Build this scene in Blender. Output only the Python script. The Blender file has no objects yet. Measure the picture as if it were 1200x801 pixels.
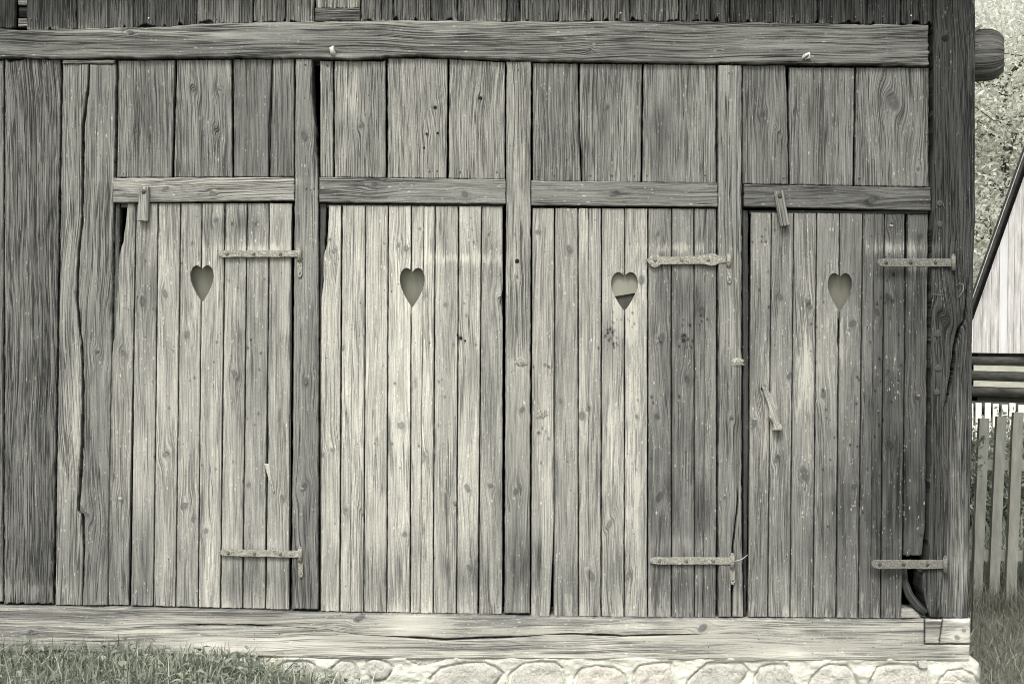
import bpy, math, random
import numpy as np
from mathutils import Matrix, Vector

random.seed(7)
RNG = np.random.default_rng(11)
R = math.radians
C = bpy.context.scene.collection

# ---------------------------------------------------------------- camera frame
S = 0.004            # metres per photo pixel on the facade plane
F = 1667.0
D = F * S            # camera distance from the facade
EYE = 1.72
ROLL = R(0.65)
CR, SR = math.cos(ROLL), math.sin(ROLL)

def W(px, py, y=0.0, s=S):
    """point of the facade (metres) for a place measured on the barn front"""
    a = (np.asarray(px, float) - 600.0) * s
    b = (400.5 - np.asarray(py, float)) * s
    X = a * CR - b * SR
    Z = a * SR + b * CR + EYE
    return X, np.zeros_like(X) + y, Z

def WV(px, py, y=0.0):
    X, Y, Z = W(px, py, y)
    return Vector((float(X), float(Y), float(Z)))

def DV(px, py, d):
    """world point at distance d from the camera"""
    X, Y, Z = W(px, py, d - D, S * d / D)
    return Vector((float(X), float(Y), float(Z)))

# ---------------------------------------------------------------- noise
def h1(n, seed):
    n = np.asarray(n).astype(np.int64)
    v = np.sin(n * 127.1 + seed * 311.7) * 43758.5453
    return v - np.floor(v)
def n1(x, seed):
    x = np.asarray(x, float); i = np.floor(x); f = x - i; f = f * f * (3 - 2 * f)
    return (h1(i, seed) * (1 - f) + h1(i + 1, seed) * f) * 2 - 1
def h2(i, j, seed):
    v = np.sin(i * 127.1 + j * 269.5 + seed * 311.7) * 43758.5453
    return v - np.floor(v)
def n2(x, y, seed):
    x = np.asarray(x, float); y = np.asarray(y, float)
    i = np.floor(x); j = np.floor(y); f = x - i; g = y - j
    f = f * f * (3 - 2 * f); g = g * g * (3 - 2 * g)
    a = h2(i, j, seed) * (1 - f) + h2(i + 1, j, seed) * f
    b = h2(i, j + 1, seed) * (1 - f) + h2(i + 1, j + 1, seed) * f
    return (a * (1 - g) + b * g) * 2 - 1
def fbm1(x, seed, o=3):
    return sum(n1(np.asarray(x) * 2 ** k, seed + k * 7) / 2 ** k for k in range(o))

# ---------------------------------------------------------------- objects
def link(o):
    C.objects.link(o); return o
def thing(name, label, cat, loc=(0, 0, 0), group=None):
    o = link(bpy.data.objects.new(name, None)); o.location = loc
    o['label'] = label; o['category'] = cat
    if group: o['group'] = group
    return o
def setp(o, parent):
    o.parent = parent
    return o
def world_loc(o):
    v = Vector(o.location)
    while o.parent: o = o.parent; v += Vector(o.location)
    return v

class MB:
    """collects geometry in world coordinates"""
    def __init__(s):
        s.v = []; s.f = []; s.m = []; s.a = []; s.n = 0; s.sm = []
    def add(s, V, Fc, mat=0, attr=None, smooth=True):
        V = np.asarray(V, float); k = len(V)
        s.v.append(V)
        for f in Fc: s.f.append([int(i) + s.n for i in f])
        s.m += [mat] * len(Fc); s.sm += [smooth] * len(Fc)
        if attr is None: attr = np.zeros((k, 9))
        s.a.append(np.asarray(attr, float)); s.n += k
    def build(s, name, mats, parent=None, origin=None):
        V = np.concatenate(s.v); A = np.concatenate(s.a)
        o0 = Vector((0, 0, 0))
        if parent is not None: o0 = world_loc(parent)
        loc = Vector((0, 0, 0))
        if parent is None and origin is not None: loc = Vector(origin); o0 = loc
        V = V - np.array(o0)
        me = bpy.data.meshes.new(name)
        me.from_pydata(V.tolist(), [], s.f)
        if not isinstance(mats, (list, tuple)): mats = [mats]
        for m in mats: me.materials.append(m)
        me.polygons.foreach_set('material_index', s.m)
        me.polygons.foreach_set('use_smooth', s.sm)
        for k, nm in enumerate(('fib', 'wd', 'tn')):
            at = me.attributes.new(nm, 'FLOAT_VECTOR', 'POINT')
            at.data.foreach_set('vector', A[:, 3 * k:3 * k + 3].astype(np.float32).ravel())
        me.update()
        o = bpy.data.objects.new(name, me); link(o)
        o.location = loc
        if parent is not None: o.parent = parent
        return o

def bx(mb, lo, hi, mat=0, attr=None):
    x0, y0, z0 = lo; x1, y1, z1 = hi
    V = [(x0,y0,z0),(x1,y0,z0),(x1,y1,z0),(x0,y1,z0),(x0,y0,z1),(x1,y0,z1),(x1,y1,z1),(x0,y1,z1)]
    Fc = [(0,3,2,1),(4,5,6,7),(0,1,5,4),(1,2,6,5),(2,3,7,6),(3,0,4,7)]
    A = None
    if attr is not None: A = np.tile(attr, (8, 1))
    mb.add(V, Fc, mat, A, False)

def tube(mb, pts, rad, seg=8, mat=0, attr=None, cap=True):
    pts = [Vector(p) for p in pts]
    if not hasattr(rad, '__len__'): rad = [rad] * len(pts)
    V = []; Fc = []
    prev = None
    for i, p in enumerate(pts):
        d = (pts[min(i + 1, len(pts) - 1)] - pts[max(i - 1, 0)]).normalized()
        u = d.orthogonal().normalized() if prev is None else (prev - d * prev.dot(d)).normalized()
        prev = u
        w = d.cross(u)
        for k in range(seg):
            t = 2 * math.pi * k / seg
            V.append(p + (u * math.cos(t) + w * math.sin(t)) * rad[i])
    for i in range(len(pts) - 1):
        for k in range(seg):
            a = i * seg + k; b = i * seg + (k + 1) % seg
            Fc.append((a, b, b + seg, a + seg))
    if cap:
        Fc.append(tuple(range(seg))[::-1]); Fc.append(tuple(range((len(pts) - 1) * seg, len(pts) * seg)))
    A = None
    if attr is not None:
        A = np.tile(np.asarray(attr, float), (len(V), 1)); k_ = np.arange(len(V))
        A[:, 0] += (k_ % seg) / seg * 6.283 * max(rad); A[:, 1] += (k_ // seg) * .05; A[:, 3] += .01 * np.sin((k_ % seg) / seg * 6.283)
    mb.add([tuple(v) for v in V], Fc, mat, A)

# ---------------------------------------------------------------- materials
class NT:
    def __init__(s, name):
        s.mat = bpy.data.materials.new(name); s.mat.use_nodes = True
        s.t = s.mat.node_tree; s.t.nodes.clear()
        s.out = s.t.nodes.new('ShaderNodeOutputMaterial')
        s.b = s.t.nodes.new('ShaderNodeBsdfPrincipled')
        s.t.links.new(s.b.outputs[0], s.out.inputs[0])
        s.b.inputs['Roughness'].default_value = 0.85
        s.b.inputs['Specular IOR Level'].default_value = 0.25
    def lk(s, a, b):
        if isinstance(a, (int, float)): b.default_value = a
        elif isinstance(a, (tuple, list)):
            b.default_value = tuple(a) if len(b.default_value) == len(a) else tuple(a) + (1,)
        else: s.t.links.new(a, b)
    def attr(s, n):
        k = s.t.nodes.new('ShaderNodeAttribute'); k.attribute_name = n; return k.outputs['Vector']
    def sep(s, v):
        k = s.t.nodes.new('ShaderNodeSeparateXYZ'); s.lk(v, k.inputs[0]); return k.outputs[0], k.outputs[1], k.outputs[2]
    def comb(s, x, y, z):
        k = s.t.nodes.new('ShaderNodeCombineXYZ')
        for i, a in enumerate((x, y, z)): s.lk(a, k.inputs[i])
        return k.outputs[0]
    def m(s, op, a, b=0.0, c=0.0, cl=False):
        k = s.t.nodes.new('ShaderNodeMath'); k.operation = op; k.use_clamp = cl
        s.lk(a, k.inputs[0]); s.lk(b, k.inputs[1]); s.lk(c, k.inputs[2]); return k.outputs[0]
    def vm(s, v, sc):
        k = s.t.nodes.new('ShaderNodeVectorMath'); k.operation = 'MULTIPLY'
        s.lk(v, k.inputs[0]); s.lk(sc, k.inputs[1]); return k.outputs[0]
    def noise(s, v, sc=1.0, det=3, rough=0.55, dist=0.0):
        k = s.t.nodes.new('ShaderNodeTexNoise'); k.noise_dimensions = '3D'
        s.lk(v, k.inputs['Vector']); k.inputs['Scale'].default_value = sc
        k.inputs['Detail'].default_value = det; k.inputs['Roughness'].default_value = rough
        k.inputs['Distortion'].default_value = dist
        return k.outputs[0]
    def vor(s, v, sc=1.0, feat='F1'):
        k = s.t.nodes.new('ShaderNodeTexVoronoi'); k.feature = feat
        s.lk(v, k.inputs['Vector']); k.inputs['Scale'].default_value = sc
        return k
    def rng(s, v, a, b, c=0.0, d=1.0, smooth=False):
        k = s.t.nodes.new('ShaderNodeMapRange')
        if smooth: k.interpolation_type = 'SMOOTHSTEP'
        s.lk(v, k.inputs[0]); s.lk(a, k.inputs[1]); s.lk(b, k.inputs[2]); s.lk(c, k.inputs[3]); s.lk(d, k.inputs[4])
        return k.outputs[0]
    def mix(s, f, a, b):
        k = s.t.nodes.new('ShaderNodeMix'); k.data_type = 'RGBA'
        s.lk(f, k.inputs[0]); s.lk(a, k.inputs[6]); s.lk(b, k.inputs[7]); return k.outputs[2]
    def pos(s):
        k = s.t.nodes.new('ShaderNodeNewGeometry'); return k.outputs['Position']
    def bump(s, h, dist, strength=1.0):
        k = s.t.nodes.new('ShaderNodeBump'); k.inputs['Strength'].default_value = strength
        k.inputs['Distance'].default_value = dist
        s.lk(h, k.inputs['Height']); s.t.links.new(k.outputs[0], s.b.inputs['Normal'])
    def color(s, v): s.lk(v, s.b.inputs['Base Color'])

def tint(n, val):
    """grey value -> greenish dark / creamy light timber colour"""
    f = n.rng(val, 0.01, 0.36)
    t = n.mix(f, (0.99, 1.0, 0.935), (1.0, 0.972, 0.845))
    k = n.t.nodes.new('ShaderNodeVectorMath'); k.operation = 'SCALE'
    n.lk(t, k.inputs[0]); n.lk(val, k.inputs[3]); return k.outputs[0]

def wood_mat(name, grain=1.0, check=1.0, wear=1.0, specks=1.0, sawn=0.0, ringamp=0.35, stretch=0.8, dirt=1.0):
    n = NT(name)
    fib = n.attr('fib'); wd = n.attr('wd'); tn = n.attr('tn')
    ring, knot, edge = n.sep(wd); alb, wb, cb = n.sep(tn)
    P = n.pos()
    fib = n.vm(fib, (1, stretch, 1))
    fx, fl, fs = n.sep(fib)
    # fibres
    fine = n.noise(n.vm(fib, (230 * grain, 5.0, 1)), 1, 5, 0.75)
    med = n.noise(n.vm(fib, (95 * grain, 1.3, 1)), 1, 4, 0.62)
    band = n.noise(n.vm(fib, (34 * grain, 0.8, 1.7)), 1, 3, 0.6)
    blot = n.noise(n.vm(fib, (15, 2.6, 1)), 1, 3, 0.6)
    # growth rings: thin dark late wood lines
    rn = n.m('ADD', n.m('MULTIPLY', ring, 78 * grain), n.m('MULTIPLY', med, 0.7))
    fr = n.m('FRACT', rn)
    late = n.rng(fr, 0.62, 0.84, smooth=True)
    drop = n.rng(fr, 0.88, 1.0, 1, 0)
    ringl = n.m('MULTIPLY', late, drop)
    rmask = n.rng(n.noise(n.vm(fib, (22, 4, 5.5)), 1, 3, .6), 0.38, 0.62, 0.1, 1.0)
    ringl = n.m('MULTIPLY', ringl, rmask)
    # checks: long thin cracks along the fibre
    cn = n.noise(n.vm(fib, (70 * grain, 1.3, 1.37)), 1, 2.5, 0.5)
    cl = n.rng(n.m('ABSOLUTE', n.m('SUBTRACT', cn, 0.5)), 0.003, 0.021, 1, 0)
    cm = n.noise(n.vm(fib, (10, 1.9, 2.1)), 1, 2, 0.5)
    cmask = n.rng(n.m('ADD', cm, n.m('MULTIPLY', cb, 0.22)), 0.49, 0.56, smooth=True)
    chk = n.m('MULTIPLY', n.m('MULTIPLY', cl, cmask), min(1.0, 0.95 * check))
    cn2 = n.noise(n.vm(fib, (125 * grain, 3.2, 3.1)), 1, 2.5, 0.55)
    cl2 = n.rng(n.m('ABSOLUTE', n.m('SUBTRACT', cn2, 0.5)), 0.004, 0.038, 1, 0)
    chk2 = n.m('MULTIPLY', n.m('MULTIPLY', cl2, n.rng(n.m('ADD', n.noise(n.vm(fib, (24, 3.0, 6.1)), 1, 3, .6), n.m('MULTIPLY', cb, 0.16)), 0.46, 0.62)), min(.9, 0.62 * check))
    f = n.rng(fine, 0.34, 0.66, 0.60, 1.42)
    grit = n.noise(n.vm(P, (1, 1, .55)), 330, 4, 0.8)
    f = n.m('MULTIPLY', f, n.rng(grit, 0.36, 0.64, 0.76, 1.24))
    f = n.m('MULTIPLY', f, n.rng(med, 0.32, 0.68, 0.88, 1.12))
    f = n.m('MULTIPLY', f, n.rng(band, 0.3, 0.7, 0.88, 1.13))
    f = n.m('MULTIPLY', f, n.rng(blot, 0.25, 0.75, 0.84, 1.15))
    f = n.m('MULTIPLY', f, n.m('SUBTRACT', 1.0, n.m('MULTIPLY', ringl, ringamp)))
    if sawn:
        sw = n.noise(n.comb(n.m('MULTIPLY', fx, 30), n.m('ADD', n.m('MULTIPLY', fl, 240 / stretch), n.m('MULTIPLY', fx, 150)), fs), 1, 1, 0.5)
        f = n.m('MULTIPLY', f, n.mixf(n.rng(blot, .4, .6), 1.0, n.rng(sw, 0.35, 0.65, 1 - 0.09 * sawn, 1 + 0.08 * sawn)))
    v = n.m('MULTIPLY', alb, f)
    # pale worn patches
    wn = n.noise(n.vm(fib, (170, 15, 1.9)), 1, 6, 0.78)
    wl = n.noise(n.vm(fib, (26, 3.4, 0.7)), 1, 3, 0.6)
    ws = n.m('ADD', n.m('ADD', wn, n.m('MULTIPLY', wl, 0.8)), n.m('MULTIPLY', wb, 0.35))
    wmask = n.m('MULTIPLY', n.rng(ws, 1.07, 1.13, smooth=True), 0.60 * wear)
    pale = n.m('ADD', n.m('MULTIPLY', alb, 1.0), 0.20)
    v = n.mixf(wmask, v, pale)
    # dirt in the open grain: dark streaks
    dn = n.noise(n.vm(fib, (60, 3.4, 4.4)), 1, 4, 0.65)
    v = n.m('MULTIPLY', v, n.rng(dn, 0.58, 0.70, 1.0, 1 - 0.34 * dirt))
    # knots
    kn = n.m('ADD', knot, n.m('MULTIPLY', n.m('SUBTRACT', n.noise(P, 160, 2), 0.5), 0.35))
    km = n.rng(kn, 0.75, 1.1, 1, 0, smooth=True)
    kr = n.m('ADD', n.m('MULTIPLY', n.m('SINE', n.m('MULTIPLY', kn, 10.0)), .55), n.m('MULTIPLY', n.rng(kn, 0, .7), .45))
    kv = n.m('MULTIPLY', alb, n.rng(kr, -1, 1, 0.26, 0.56))
    v = n.mixf(n.m('MULTIPLY', km, 0.85), v, kv)
    halo = n.m('MULTIPLY', n.rng(kn, 1.05, 1.25, 0, 1), n.rng(kn, 1.25, 1.7, 1, 0))
    v = n.m('MULTIPLY', v, n.m('SUBTRACT', 1.0, n.m('MULTIPLY', halo, 0.12)))
    # specks: pale lichen dots and dark worm holes
    def dots(sc, thr, dens, seedz, asp=1.0):
        vv = n.vor(n.vadd(P, (seedz, seedz * 0.7, 0)) if asp == 1.0 else n.vadd(n.vm(fib, (1, asp / stretch, 1)), (seedz, 0, 0)), sc)
        d = n.rng(vv.outputs['Distance'], thr * 0.6, thr, 1, 0)
        cx, cy, cz = n.sep(vv.outputs['Color'])
        return n.m('MULTIPLY', d, n.m('GREATER_THAN', cx, 1 - dens))
    pd = n.m('MULTIPLY', dots(75, 0.30, 0.13, 3.0, .42), n.rng(n.noise(P, 6, 2), 0.45, 0.6))
    pd2 = n.m('MULTIPLY', dots(140, 0.33, 0.17, 9.0, .4), n.rng(n.noise(P, 9, 2), 0.45, 0.6))
    v = n.mixf(n.m('MULTIPLY', n.m('MAXIMUM', pd, pd2), 0.75 * specks), v, n.m('ADD', n.m('MULTIPLY', alb, 0.9), 0.33))
    hd = n.m('MULTIPLY', dots(60, 0.17, 0.13, 5.0), n.rng(n.noise(P, 5, 2), 0.42, 0.58))
    v = n.m('MULTIPLY', v, n.m('SUBTRACT', 1.0, n.m('MULTIPLY', hd, 0.85 * specks)))
    ck = n.m('MAXIMUM', chk, chk2)
    v = n.m('MULTIPLY', v, n.m('SUBTRACT', 1.0, n.m('MULTIPLY', ck, 0.88)))
    # dirt gathered along the arrises
    en = n.m('ADD', edge, n.m('MULTIPLY', n.m('SUBTRACT', n.noise(P, 120, 3), 0.5), 1.4))
    v = n.m('MULTIPLY', v, n.rng(en, -0.1, 0.9, 0.72, 1.0))
    v = n.m('MAXIMUM', v, 0.006)
    n.color(tint(n, v))
    h = n.m('ADD', n.m('MULTIPLY', fine, 0.45), n.m('MULTIPLY', med, 0.35))
    h = n.m('ADD', h, n.m('MULTIPLY', grit, 0.3))
    h = n.m('SUBTRACT', h, n.m('MULTIPLY', ck, 1.5))
    h = n.m('SUBTRACT', h, n.m('MULTIPLY', hd, 1.0))
    n.bump(h, 0.0030, 1.0)
    n.b.inputs['Roughness'].default_value = 0.88
    return n.mat

def _mixf(s, f, a, b):
    k = s.t.nodes.new('ShaderNodeMix'); k.data_type = 'FLOAT'
    s.lk(f, k.inputs[0]); s.lk(a, k.inputs[2]); s.lk(b, k.inputs[3]); return k.outputs[0]
NT.mixf = _mixf
def _vadd(s, v, t):
    k = s.t.nodes.new('ShaderNodeVectorMath'); k.operation = 'ADD'
    s.lk(v, k.inputs[0]); s.lk(t, k.inputs[1]); return k.outputs[0]
NT.vadd = _vadd

M = {}
M['door'] = wood_mat('weathered_door_boards', 1.0, 0.62, 1.0, 1.1, sawn=1.0, ringamp=0.30, dirt=.8)
M['panel'] = wood_mat('old_panel_boards', 1.15, 0.85, 0.7, 0.8, ringamp=0.36, dirt=.7)
M['rough'] = wood_mat('rough_dark_boards', 1.25, 1.4, 0.7, 0.6, ringamp=0.55)
M['beam'] = wood_mat('hewn_beam', 1.05, 1.5, 0.4, 0.8, ringamp=0.22, stretch=.42, dirt=.5)
M['post'] = wood_mat('post_timber', 0.95, 0.9, 0.7, 0.9, ringamp=0.32, stretch=.7, dirt=.7)
M['corner'] = wood_mat('dark_corner_timber', 1.1, 1.4, 0.25, 0.5, ringamp=0.5)
M['sill'] = wood_mat('limewashed_sill_timber', 1.2, 0.7, 1.1, 1.2, ringamp=0.24, stretch=.42, dirt=.5)

def iron_mat(name, c0, c1, pit=1.0):
    n = NT(name); P = n.pos()
    a = n.noise(P, 70, 5, 0.7); b = n.noise(P, 260, 3, 0.6)
    f = n.rng(n.m('ADD', n.m('MULTIPLY', a, 0.6), n.m('MULTIPLY', b, 0.4)), 0.36, 0.62)
    col = n.mix(f, c0, c1)
    vv = n.vor(P, 190); pits = n.m('MULTIPLY', n.rng(vv.outputs['Distance'], 0.2, 0.5, 1, 0), n.rng(a, 0.40, 0.55))
    col = n.mix(n.m('MULTIPLY', pits, pit), col, (0.04, 0.04, 0.035))
    n.color(col); n.b.inputs['Metallic'].default_value = 0.15; n.b.inputs['Roughness'].default_value = 0.7
    n.bump(n.m('SUBTRACT', n.m('ADD', a, n.m('MULTIPLY', b, .4)), pits), 0.002)
    return n.mat
M['iron'] = iron_mat('flaking_painted_iron', (0.13, 0.125, 0.105), (0.47, 0.455, 0.385))
M['iron_dark'] = iron_mat('rusty_dark_iron', (0.07, 0.07, 0.06), (0.27, 0.265, 0.23))
M['tin'] = iron_mat('bright_nail_metal', (0.45, 0.45, 0.4), (0.85, 0.85, 0.78), 0.4)

def stone_mat(name, base, dark, spk):
    n = NT(name); P = n.pos()
    a = n.noise(P, 9, 4, 0.6); b = n.noise(P, 90, 5, 0.7)
    c = n.noise(n.vadd(P, (5, 3, 1)), 260, 3, 0.65)
    col = n.mix(n.rng(a, 0.3, 0.7), base, tuple(x * 0.78 for x in base))
    col = n.mix(n.m('MULTIPLY', n.rng(b, 0.52, 0.68), 0.6 * spk), col, dark)
    col = n.mix(n.m('MULTIPLY', n.rng(c, 0.60, 0.70), 0.75 * spk), col, tuple(x * 0.4 for x in dark))
    col = n.mix(n.m('MULTIPLY', n.rng(n.noise(P, 30, 4), 0.58, 0.66), 0.25), col, (0.85, 0.84, 0.76))
    n.color(col); n.bump(n.m('ADD', n.m('MULTIPLY', a, 1.0), n.m('MULTIPLY', b, 0.6)), 0.012)
    n.b.inputs['Roughness'].default_value = 0.92
    return n.mat
M['stone'] = stone_mat('field_stone', (0.55, 0.535, 0.475), (0.20, 0.20, 0.175), 1.2)
M['stone_b'] = stone_mat('warm_field_stone', (0.60, 0.565, 0.50), (0.25, 0.23, 0.20), 1.0)
M['mortar'] = stone_mat('lime_mortar', (0.66, 0.655, 0.57), (0.42, 0.415, 0.36), 0.5)

def simple(name, c0, c1, sc=8, rough=0.9, bump=0.0, stretch=None):
    n = NT(name); P = n.pos()
    if stretch: P = n.vm(P, stretch)
    a = n.noise(P, sc, 5, 0.65)
    n.color(n.mix(n.rng(a, 0.3, 0.7), c0, c1)); n.b.inputs['Roughness'].default_value = rough
    if bump: n.bump(a, bump)
    return n.mat
def leafy(name, c0, c1, c2, trans=0.35):
    """c0..c1 by leaf, tn.x is a per leaf random"""
    n = NT(name); r, g, b = n.sep(n.attr('tn'))
    col = n.mix(r, c0, c1); col = n.mix(n.rng(g, 0.86, 0.9), col, c2)
    n.color(col); n.b.inputs['Roughness'].default_value = 0.6
    tr = n.t.nodes.new('ShaderNodeBsdfTranslucent'); n.lk(col, tr.inputs[0])
    mx = n.t.nodes.new('ShaderNodeMixShader'); mx.inputs[0].default_value = trans
    n.t.links.new(n.b.outputs[0], mx.inputs[1]); n.t.links.new(tr.outputs[0], mx.inputs[2])
    n.t.links.new(mx.outputs[0], n.out.inputs[0])
    return n.mat
M['soil'] = simple('meadow_soil', (0.10, 0.11, 0.085), (0.22, 0.225, 0.18), 5, 1.0, 0.03)
M['grass'] = leafy('meadow_grass', (0.12, 0.14, 0.105), (0.37, 0.395, 0.315), (0.55, 0.56, 0.44))
M['drygrass'] = leafy('dry_grass', (0.13, 0.135, 0.11), (0.28, 0.28, 0.225), (0.44, 0.43, 0.35))
M['weed'] = leafy('broad_leaf', (0.15, 0.17, 0.135), (0.31, 0.33, 0.265), (0.40, 0.42, 0.34))
M['leaf'] = leafy('pale_tree_leaf', (0.55, 0.565, 0.49), (0.84, 0.84, 0.75), (0.92, 0.92, 0.85), 0.55)
M['bark'] = simple('tree_bark', (0.06, 0.06, 0.05), (0.15, 0.145, 0.12), 18, 0.95, 0.01, (1, 1, .2))
M['petal'] = simple('pale_yellow_petals', (0.78, 0.76, 0.48), (0.88, 0.86, 0.62), 40)
M['stemm'] = simple('green_stem', (0.12, 0.15, 0.10), (0.20, 0.23, 0.16), 30)
M['picket'] = simple('grey_picket_wood', (0.19, 0.19, 0.165), (0.34, 0.34, 0.29), 22, 0.95, 0.004, (1, 1, .18))
M['picket_white'] = simple('white_painted_pickets', (0.66, 0.66, 0.58), (0.84, 0.84, 0.76), 25, 0.8, 0.002, (1, 1, .2))
M['gable'] = simple('whitewashed_gable_boards', (0.56, 0.555, 0.54), (0.70, 0.695, 0.68), 16, 0.9, 0.003, (1, 1, .08))
M['gable_worn'] = simple('peeling_gable_boards', (0.30, 0.29, 0.27), (0.70, 0.68, 0.65), 22, 0.9, 0.003, (1, 1, .10))
M['logs'] = simple('dark_log_wall', (0.035, 0.035, 0.03), (0.13, 0.13, 0.11), 14, 0.95, 0.01, (.2, .2, 1))
M['chink'] = simple('lime_chinking', (0.36, 0.36, 0.29), (0.52, 0.52, 0.43), 14, 0.95, 0.01, (.3, .3, 1))
M['tar'] = simple('dark_bargeboard', (0.02, 0.02, 0.018), (0.06, 0.06, 0.055), 14, 0.8)
M['roof'] = simple('shingle_roof', (0.08, 0.08, 0.075), (0.17, 0.17, 0.15), 20, 0.9, 0.02, (1, .3, .3))
M['dark'] = simple('interior_boards', (0.03, 0.03, 0.027), (0.07, 0.07, 0.06), 12)
M['lining'] = simple('pale_lining_board', (0.205, 0.203, 0.162), (0.26, 0.256, 0.205), 6, 0.9, 0.002, (2, 1, .4))
M['lining_dark'] = simple('dark_lining_board', (0.05, 0.052, 0.045), (0.08, 0.082, 0.07), 9, 0.9, 0.002, (2, 1, .4))  # darker board below the slanting edge behind the third heart

# ---------------------------------------------------------------- stains, painted sun patches and knots measured on the front
# (x, y, sigma x, sigma y, change of tone in 0..255)
STAIN_AND_SUN = [
 # left tall boards
 (38,400,16,200,-6),(40,640,22,50,-12),(100,150,30,60,6),(85,520,10,60,34),(115,560,10,90,-22),(110,420,20,12,18),(104,640,25,40,-6),
 (80,250,8,120,12),(115,330,14,60,-6),
 # door 1
 (250,262,34,14,-26),(295,262,18,12,-20),(175,330,9,45,-22),(240,330,18,30,18),(200,300,10,40,14),(305,420,22,70,-16),
 (215,500,16,80,16),(190,420,8,60,10),(160,520,20,70,14),(245,640,12,60,22),(275,680,12,24,-30),(318,680,26,26,-30),(140,450,12,60,-6),
 (170,650,10,45,-26),(140,660,14,40,-30),(330,560,10,60,-12),(305,292,45,5,22),(300,636,40,6,22),(265,400,10,60,10),
 # door 2
 (410,420,14,120,16),(470,330,12,60,20),(500,300,10,60,8),(545,303,38,5,22),(520,275,20,16,-10),(540,322,36,10,-14),(575,330,10,80,-10),
 (480,480,26,110,12),(450,420,10,70,10),(548,675,34,30,-46),(520,600,10,10,-16),(480,640,12,26,-22),(450,680,22,24,-24),(570,430,10,60,-18),
 (388,650,8,50,-16),(560,600,20,20,-6),(430,520,26,80,8),(585,620,6,50,-26),
 # door 3
 (800,500,42,150,-20),(775,600,16,45,-30),(800,345,40,20,-14),(715,400,14,26,-16),(732,340,22,16,26),(720,560,20,90,22),(688,480,10,90,10),
 (640,520,9,60,20),(636,690,8,22,-6),(632,655,8,26,-34),(670,690,14,28,-34),(718,668,14,28,-34),(746,690,10,26,20),(800,690,36,24,-22),
 (640,590,8,40,14),(800,636,38,8,26),(800,292,40,8,14),(820,600,10,30,-22),(690,290,10,50,12),(660,420,12,70,-8),(790,400,10,40,-12),
 # door 4
 (900,460,12,26,26),(890,560,8,60,16),(945,450,10,80,20),(945,350,10,60,12),(915,700,12,30,22),(1060,290,40,7,42),(1078,318,12,10,26),(1060,350,30,26,-14),
 (1010,600,60,60,-24),(1060,560,24,90,-12),(1000,340,12,40,14),(975,600,10,50,-16),(900,590,12,30,4),(1045,636,36,6,10),(990,450,14,80,6),
 (925,660,26,30,-8),(890,300,8,40,8),(1040,450,22,80,-6),(1075,400,14,60,-6),
 # posts
 (606,430,12,30,12),(606,150,10,60,14),(600,330,10,60,10),(606,650,12,50,-34),(600,560,6,30,12),(857,380,7,40,40),(855,150,10,40,14),
 (866,500,6,60,-22),(850,640,12,50,-16),(852,520,8,60,8),(358,520,12,60,-4),(358,620,10,60,-10),(362,300,8,60,8),(355,690,12,20,-10),
 # corner post; the first two paint sunlight onto its lower right side
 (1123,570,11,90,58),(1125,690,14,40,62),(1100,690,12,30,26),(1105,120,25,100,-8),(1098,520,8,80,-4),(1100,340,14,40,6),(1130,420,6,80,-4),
 # lintel, transom
 (30,48,40,12,-14),(160,40,90,3,22),(100,66,60,4,14),(480,30,160,4,26),(620,72,60,4,20),(920,70,26,6,-14),(700,50,120,16,4),(60,34,60,3,20),
 (240,212,90,4,26),(160,215,20,6,14),(180,228,20,8,-12),(330,213,20,3,22),
 # panels
 (405,115,9,30,52),(425,140,12,60,-14),(445,130,6,60,-26),(405,150,12,12,-30),(398,180,8,20,12),(490,110,16,30,-6),(560,150,24,50,8),
 (330,85,12,14,26),(280,100,10,40,-8),(240,140,10,60,-12),(215,180,8,12,30),(170,140,12,60,-18),(780,140,22,50,-26),(815,120,16,30,6),
 (710,130,16,60,-12),(740,150,10,50,10),(650,150,10,50,-16),(1060,150,12,40,-12),(1025,120,14,50,6),(960,150,14,50,-8),
 (270,20,30,30,14),(355,14,16,16,16),(400,6,20,8,70),(570,14,120,30,8),(1040,14,60,30,-6),(130,14,30,20,14),
 # sill
 (500,768,900,4,30),(500,719,900,5,-8),(600,757,500,6,8),
 (70,752,60,8,26),(150,742,50,12,30),(330,752,60,10,50),(240,752,40,8,24),(480,730,24,10,64),(345,728,20,4,30),(570,722,50,8,-8),(540,752,40,7,-14),
 (560,765,200,3,40),(700,752,60,8,38),(640,730,14,8,30),(760,734,60,5,24),(820,756,40,8,-8),(900,735,30,12,-6),(930,740,10,20,18),(910,762,14,6,30),
 (1050,726,60,3,34),(1010,752,60,8,-14),(1090,756,12,6,6),(1122,758,14,30,52),(250,712,60,3,18),(190,735,60,5,16),(120,718,60,6,-6),(620,745,30,5,-12),(960,764,60,3,24),  # strong pale entry at the corner end is painted sunlight
]
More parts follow.
